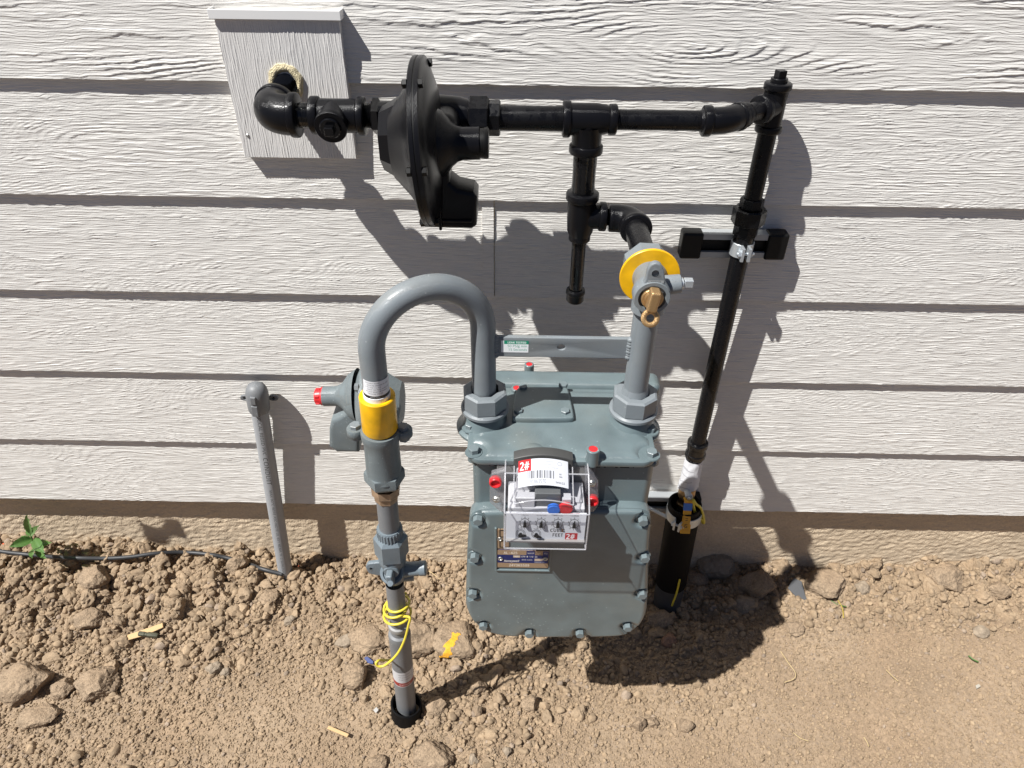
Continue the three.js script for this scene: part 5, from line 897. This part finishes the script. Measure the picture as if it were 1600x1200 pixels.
// ---------------------------------------------------------------- conduit at left
{
  const A = U(401, 612, 0.0215), B = U(448, 905, 0.029), d = B.clone().sub(A).normalize(), t = thing('electrical_conduit', 'grey plastic conduit with rounded end cap leaning on the wall at left', 'conduit', V(B.x, 0.02, B.z));
  const ct = canvasTex(512, 2048, (x, w, h) => { x.fillStyle = '#94979a'; x.fillRect(0, 0, w, h); for (let i = 0; i < 900; i++) { x.fillStyle = i % 2 ? '#8d9093' : '#999b9d'; x.fillRect((i * 97) % w, (i * 211) % h, 2 + i % 5, 3 + (i * 7) % 30); } x.save(); x.translate(266, 60); x.rotate(Math.PI / 2); x.fillStyle = '#26282b'; x.textBaseline = 'middle'; x.font = '46px sans-serif'; x.fillText('ELECTRICAL RIGID PVC', 0, 0, 460); x.font = '62px sans-serif'; x.fillText('CONDUIT', 480, 0, 300); x.font = '38px sans-serif'; x.fillText('MAX 90°C WIRE ASC-NOTE UL 651 NEMA TC-2 SUNLIGHT RESISTANT', 800, 0, 1150); x.restore(); });
  const L = A.distanceTo(B) + 0.03, g = new THREE.CylinderGeometry(0.0163, 0.0163, L, 40, 1, true, Math.PI, Math.PI * 2); orient(g, A.clone().addScaledVector(d, L / 2), d.clone().negate());
  part('pipe', clean(g), printed(ct, { roughness: 0.5 }), t, null, true);
  const top = U(399, 600, 0.024), pts = [[0, -0.014], [0.009, -0.0125], [0.0155, -0.008], [0.0195, 0], [0.0212, 0.009], [0.0212, 0.03], [0.0205, 0.047], [0.0188, 0.051], [0.0165, 0.051]];
  const c0 = A.clone().addScaledVector(d, -0.006), cap = lathe(c0, c0.clone().add(d), pts, 40), p = cap.attributes.position; for (let i = 0; i < p.count; i++) if (p.getZ(i) < 0.008) p.setZ(i, 0.008 - 0.0);
  cap.computeVertexNormals(); part('end_cap', creased(cap, 0.6), M.pvc, t);
  const q = new THREE.Quaternion().setFromUnitVectors(V(0, -1, 0), d), fw = c0.clone().addScaledVector(d, 0.012).add(V(-0.001, 0, 0.0185)), fw2 = c0.clone().addScaledVector(d, 0.038).add(V(-0.001, 0, 0.0185));
  part('screw_rib', [rbox(0.011, 0.018, 0.010, 0.002, fw, q), rbox(0.0125, 0.025, 0.008, 0.0015, fw2, q)], M.pvc, t);
  for (const [x, y] of [[383, 622], [427, 622]]) { const P = U(x, y, 0.008), s = new THREE.Shape(); s.absellipse(P.x, P.y, 0.0098, 0.0068, 0, Math.PI * 2); const h = new THREE.Path(); h.absarc(P.x, P.y, 0.0036, 0, 7, true); s.holes.push(h); part('mounting_ear', extrude(s, 0.004, 0.009, 0.0008), M.pvc, t); part('screw_hole', cyl(V(P.x, P.y, 0.002), V(P.x, P.y, 0.0055), 0.0034, 14), M.blackPlastic, t); }
}
// ---------------------------------------------------------------- cable, weed and litter on the soil
const G = (px, py, up = 0.0) => { let c = UY(px, py, 0.01); for (let i = 0; i < 4; i++) c = UY(px, py, groundBase(c.x, c.z) + 0.006 + up); return c; };
{
  const pts = [[-60, 848], [0, 861], [40, 866], [72, 869], [112, 871.5], [165, 872.5], [205, 870], [245, 864.5], [290, 863], [332, 867], [352, 871], [385, 880], [410, 889], [440, 897]].map(([x, y], i) => { const g = G(x, y, 0.018); let h = -1; for (const a of [-0.012, 0, 0.012]) for (const b of [-0.01, 0, 0.01]) h = Math.max(h, groundY(g.x + a, g.z + b)); return UY(x, y, h + 0.008); });
  solo('black_cable', tube(pts, 0.0048, 160, 12), M.cable, 'thin black cable lying on the soil from the left edge to the conduit foot', 'cable', pts[5]);
}
{
  const root = G(58, 868, 0), t = thing('weed', 'small green broad leaved weed growing by the foundation at left', 'plant', root);
  const leaf = (a, b, w, droop) => {
    const n = 10, mrows = 6, dir = b.clone().sub(a), side = dir.clone().cross(V(0.2, 0.75, 0.65)).normalize(), nrm = side.clone().cross(dir).normalize();
    const g = sheet([...Array(n + 1).keys()].map((i) => i / n), [...Array(mrows + 1).keys()].map((j) => j / mrows * 2 - 1), (k, s) => { const wd = w * Math.pow(Math.sin(Math.PI * Math.min(1, 0.03 + k * 0.97)), 0.8) * (1 - 0.35 * k); const p = a.clone().addScaledVector(dir, k).addScaledVector(side, s * wd).addScaledVector(nrm, Math.abs(s) * wd * 0.45 - droop * k * k + 0.0015 * Math.sin(k * 30) * Math.abs(s)); return [p.x, p.y, p.z]; });
    return planarUV(g, 0, 1);
  };
  const q = (x, y, z) => U(x, y, z);
  const stem = q(52, 848, 0.04);
  part('stem', tube([root, q(56, 858, 0.035), stem, q(47, 832, 0.045)], 0.0018, 24, 8), M.leaf, t);
  for (const [a, b, w, d] of [[[48, 834, 0.045], [40, 806, 0.06], 0.011, 0.004], [[48, 836, 0.045], [58, 822, 0.07], 0.009, 0.004], [[50, 842, 0.042], [16, 853, 0.075], 0.013, 0.008], [[52, 848, 0.04], [30, 838, 0.02], 0.010, 0.004], [[54, 842, 0.045], [66, 862, 0.085], 0.014, 0.006], [[55, 850, 0.04], [76, 848, 0.06], 0.011, 0.006], [[54, 856, 0.04], [48, 870, 0.085], 0.010, 0.004], [[56, 858, 0.04], [70, 872, 0.08], 0.009, 0.004], [[50, 838, 0.045], [44, 822, 0.02], 0.010, 0.0]]) part('leaf', leaf(q(...a), q(...b), w, d), M.leaf, t, null, true);
}
function flatBit(name, label, cat, px, mat, th = 0.002, tilt = 0.15, up = 0.004) {
  const P = px.map(([x, y]) => G(x, y, up)), c = P.reduce((s, p) => s.add(p), V(0, 0, 0)).multiplyScalar(1 / P.length);
  const s = new THREE.Shape(P.map((p) => new THREE.Vector2(p.x - c.x, -(p.z - c.z)))), g = extrude(s, 0, th, th * 0.25, 1); g.rotateX(-Math.PI / 2 + tilt); g.rotateZ(tilt * 0.7);
  g.translate(c.x, c.y, c.z); return solo(name, g, mat, label, cat, c);
}
flatBit('wood_chip', 'flat splinter of pale wood lying on the soil at left under a metal connector', 'wood chip', [[182, 996], [222, 985], [256, 975], [257, 983], [228, 994], [190, 1002]], M.woodchip, 0.003, 0.15, 0.014);
{
  const a = G(217, 990, 0.02), b = G(247, 993, 0.018), L = a.distanceTo(b);
  solo('wire_connector', [lathe(a, b, [[0, 0], [0.0048, 0], [0.0052, 0.001], [0.0052, L * 0.3], [0.0044, L * 0.34], [0.0044, L * 0.44], [0.0056, L * 0.48], [0.0056, L * 0.9], [0.0046, L], [0, L]], 10, true)], std({ color: lin(0.1, 0.1, 0.07), roughness: 0.35, metalness: 0.5 }), 'small dark metal connector lying on the wood splinter', 'connector', a);
}
flatBit('plastic_scrap', 'torn grey black triangle of plastic sheet on the soil by the foundation at right', 'plastic scrap', [[1231, 918], [1240, 906], [1252, 912], [1258, 930], [1265, 944], [1248, 934]], std({ color: lin(0.06, 0.062, 0.066), roughness: 0.35 }), 0.001, 0.35, 0.006);
flatBit('rubber_scrap', 'thin black strip poking from the soil by the foundation far right of the meter', 'rubber scrap', [[1360, 896], [1378, 881], [1380, 885], [1366, 899]], M.cable, 0.003, 0.2, 0.004);
flatBit('wood_splinter', 'short pale splinter of wood at the lower border left of the black collar', 'wood splinter', [[511, 1139], [514, 1134], [546, 1148], [543, 1153]], M.woodchip, 0.003, 0.05);
flatBit('paper_scrap', 'tiny pale paper scrap on the fine soil at lower right', 'paper scrap', [[1524, 1071], [1529, 1069], [1532, 1073], [1526, 1076]], std({ color: lin(0.34, 0.31, 0.26), roughness: 0.8 }), 0.0012, 0.2, 0.002);
flatBit('foil_scrap', 'small crumpled piece of clear film left of the black collar', 'film scrap', [[583, 1109], [589, 1105], [592, 1110], [587, 1114]], std({ color: lin(0.25, 0.24, 0.22), roughness: 0.5 }), 0.001, 0.3, 0.004);
flatBit('orange_scrap', 'bit of orange plastic at the foot of the conduit', 'plastic scrap', [[459, 884], [463, 876], [468, 878], [467, 886]], M.orange, 0.002, 0.3, 0.006);
flatBit('orange_flag_end', 'corner of an orange flag at the left edge beside the weed', 'marking flag', [[-8, 852], [6, 848], [14, 858], [2, 862]], M.orange, 0.001, 0.3, 0.012);
flatBit('blue_scrap', 'shredded bit of blue plastic left of the coated pipe', 'plastic scrap', [[569, 1028], [574, 1026], [584, 1034], [583, 1038], [575, 1036]], std({ color: lin(0.03, 0.05, 0.16), roughness: 0.6 }), 0.002, 0.2, 0.004);
flatBit('fallen_leaf', 'small curled green leaf on the soil at left below the cable', 'leaf', [[112, 941], [118, 932], [126, 934], [122, 942], [116, 946]], M.leaf, 0.0008, 0.35, 0.008);
{ // marking flag just outside the left edge; only its shadow reaches the picture
  const b = V(-1.215, groundY(-1.215, 0.165), 0.165), t = thing('marking_flag', 'orange marking flag on a wire stake beyond the left edge of the photo', 'marking flag', b);
  part('stake', cyl(V(b.x, -0.05, b.z), V(b.x + 0.012, 0.705, b.z), 0.0014, 8, 0.0002), M.steel, t);
  const g = sheet([...Array(9).keys()].map((i) => i / 8), [0, 0.5, 1], (u, v) => [b.x + 0.012 + 0.1 * u, 0.70 - 0.066 * v, b.z + 0.006 * Math.sin(u * 6)]); planarUV(g, 0, 1);
  part('flag', g, M.orange, t, null, true);
}
{ // dry stalks and grass
  const st = (name, pts, r, m, label, cat = 'stalk') => { const P = pts.map(([x, y]) => G(x, y, 0.004)); solo(name, tube(P, r, 40, 6), m, label, cat, P[0]); };
  st('dry_stalk', [[1220, 1018], [1232, 1036], [1243, 1052], [1241, 1060], [1226, 1066]], 0.0008, M.straw, 'long bent straw on fine soil right of the meter shadow');
  st('dry_stalk', [[1385, 1047], [1394, 1056], [1403, 1064]], 0.0008, M.straw, 'short straight straw in the middle of the fine soil at right');
  st('dry_stalk', [[1240, 1145], [1250, 1153], [1263, 1158]], 0.0007, M.straw, 'fine straw near the lower border below the bent one');
  st('dry_stalk', [[670, 892], [680, 899], [687, 905]], 0.0009, M.straw, 'pale straw on the soil right of the riser valve');
  st('dry_stalk', [[352, 916], [364, 920], [376, 922]], 0.0008, M.straw, 'thin straw left of the conduit foot');
  st('dry_stalk', [[1350, 1152], [1356, 1162], [1357, 1166]], 0.0008, M.straw, 'tiny straw near the lower border at right');
  st('withered_grass', [[1318, 965], [1316, 950], [1308, 936]], 0.0013, std({ color: lin(0.4, 0.3, 0.06), roughness: 0.7 }), 'yellow grass blade by the pale clods near the foundation', 'grass blade');
  st('grass_tuft', [[1298, 938], [1308, 944], [1322, 948]], 0.0012, M.leaf, 'green grass blade crossing the yellow one near the foundation', 'grass blade');
  st('grass_sprig', [[1514, 1025], [1520, 1030], [1528, 1034]], 0.0016, M.leaf, 'small green sprig on the soil at far right', 'grass blade');
}

renderer.render(scene, camera);
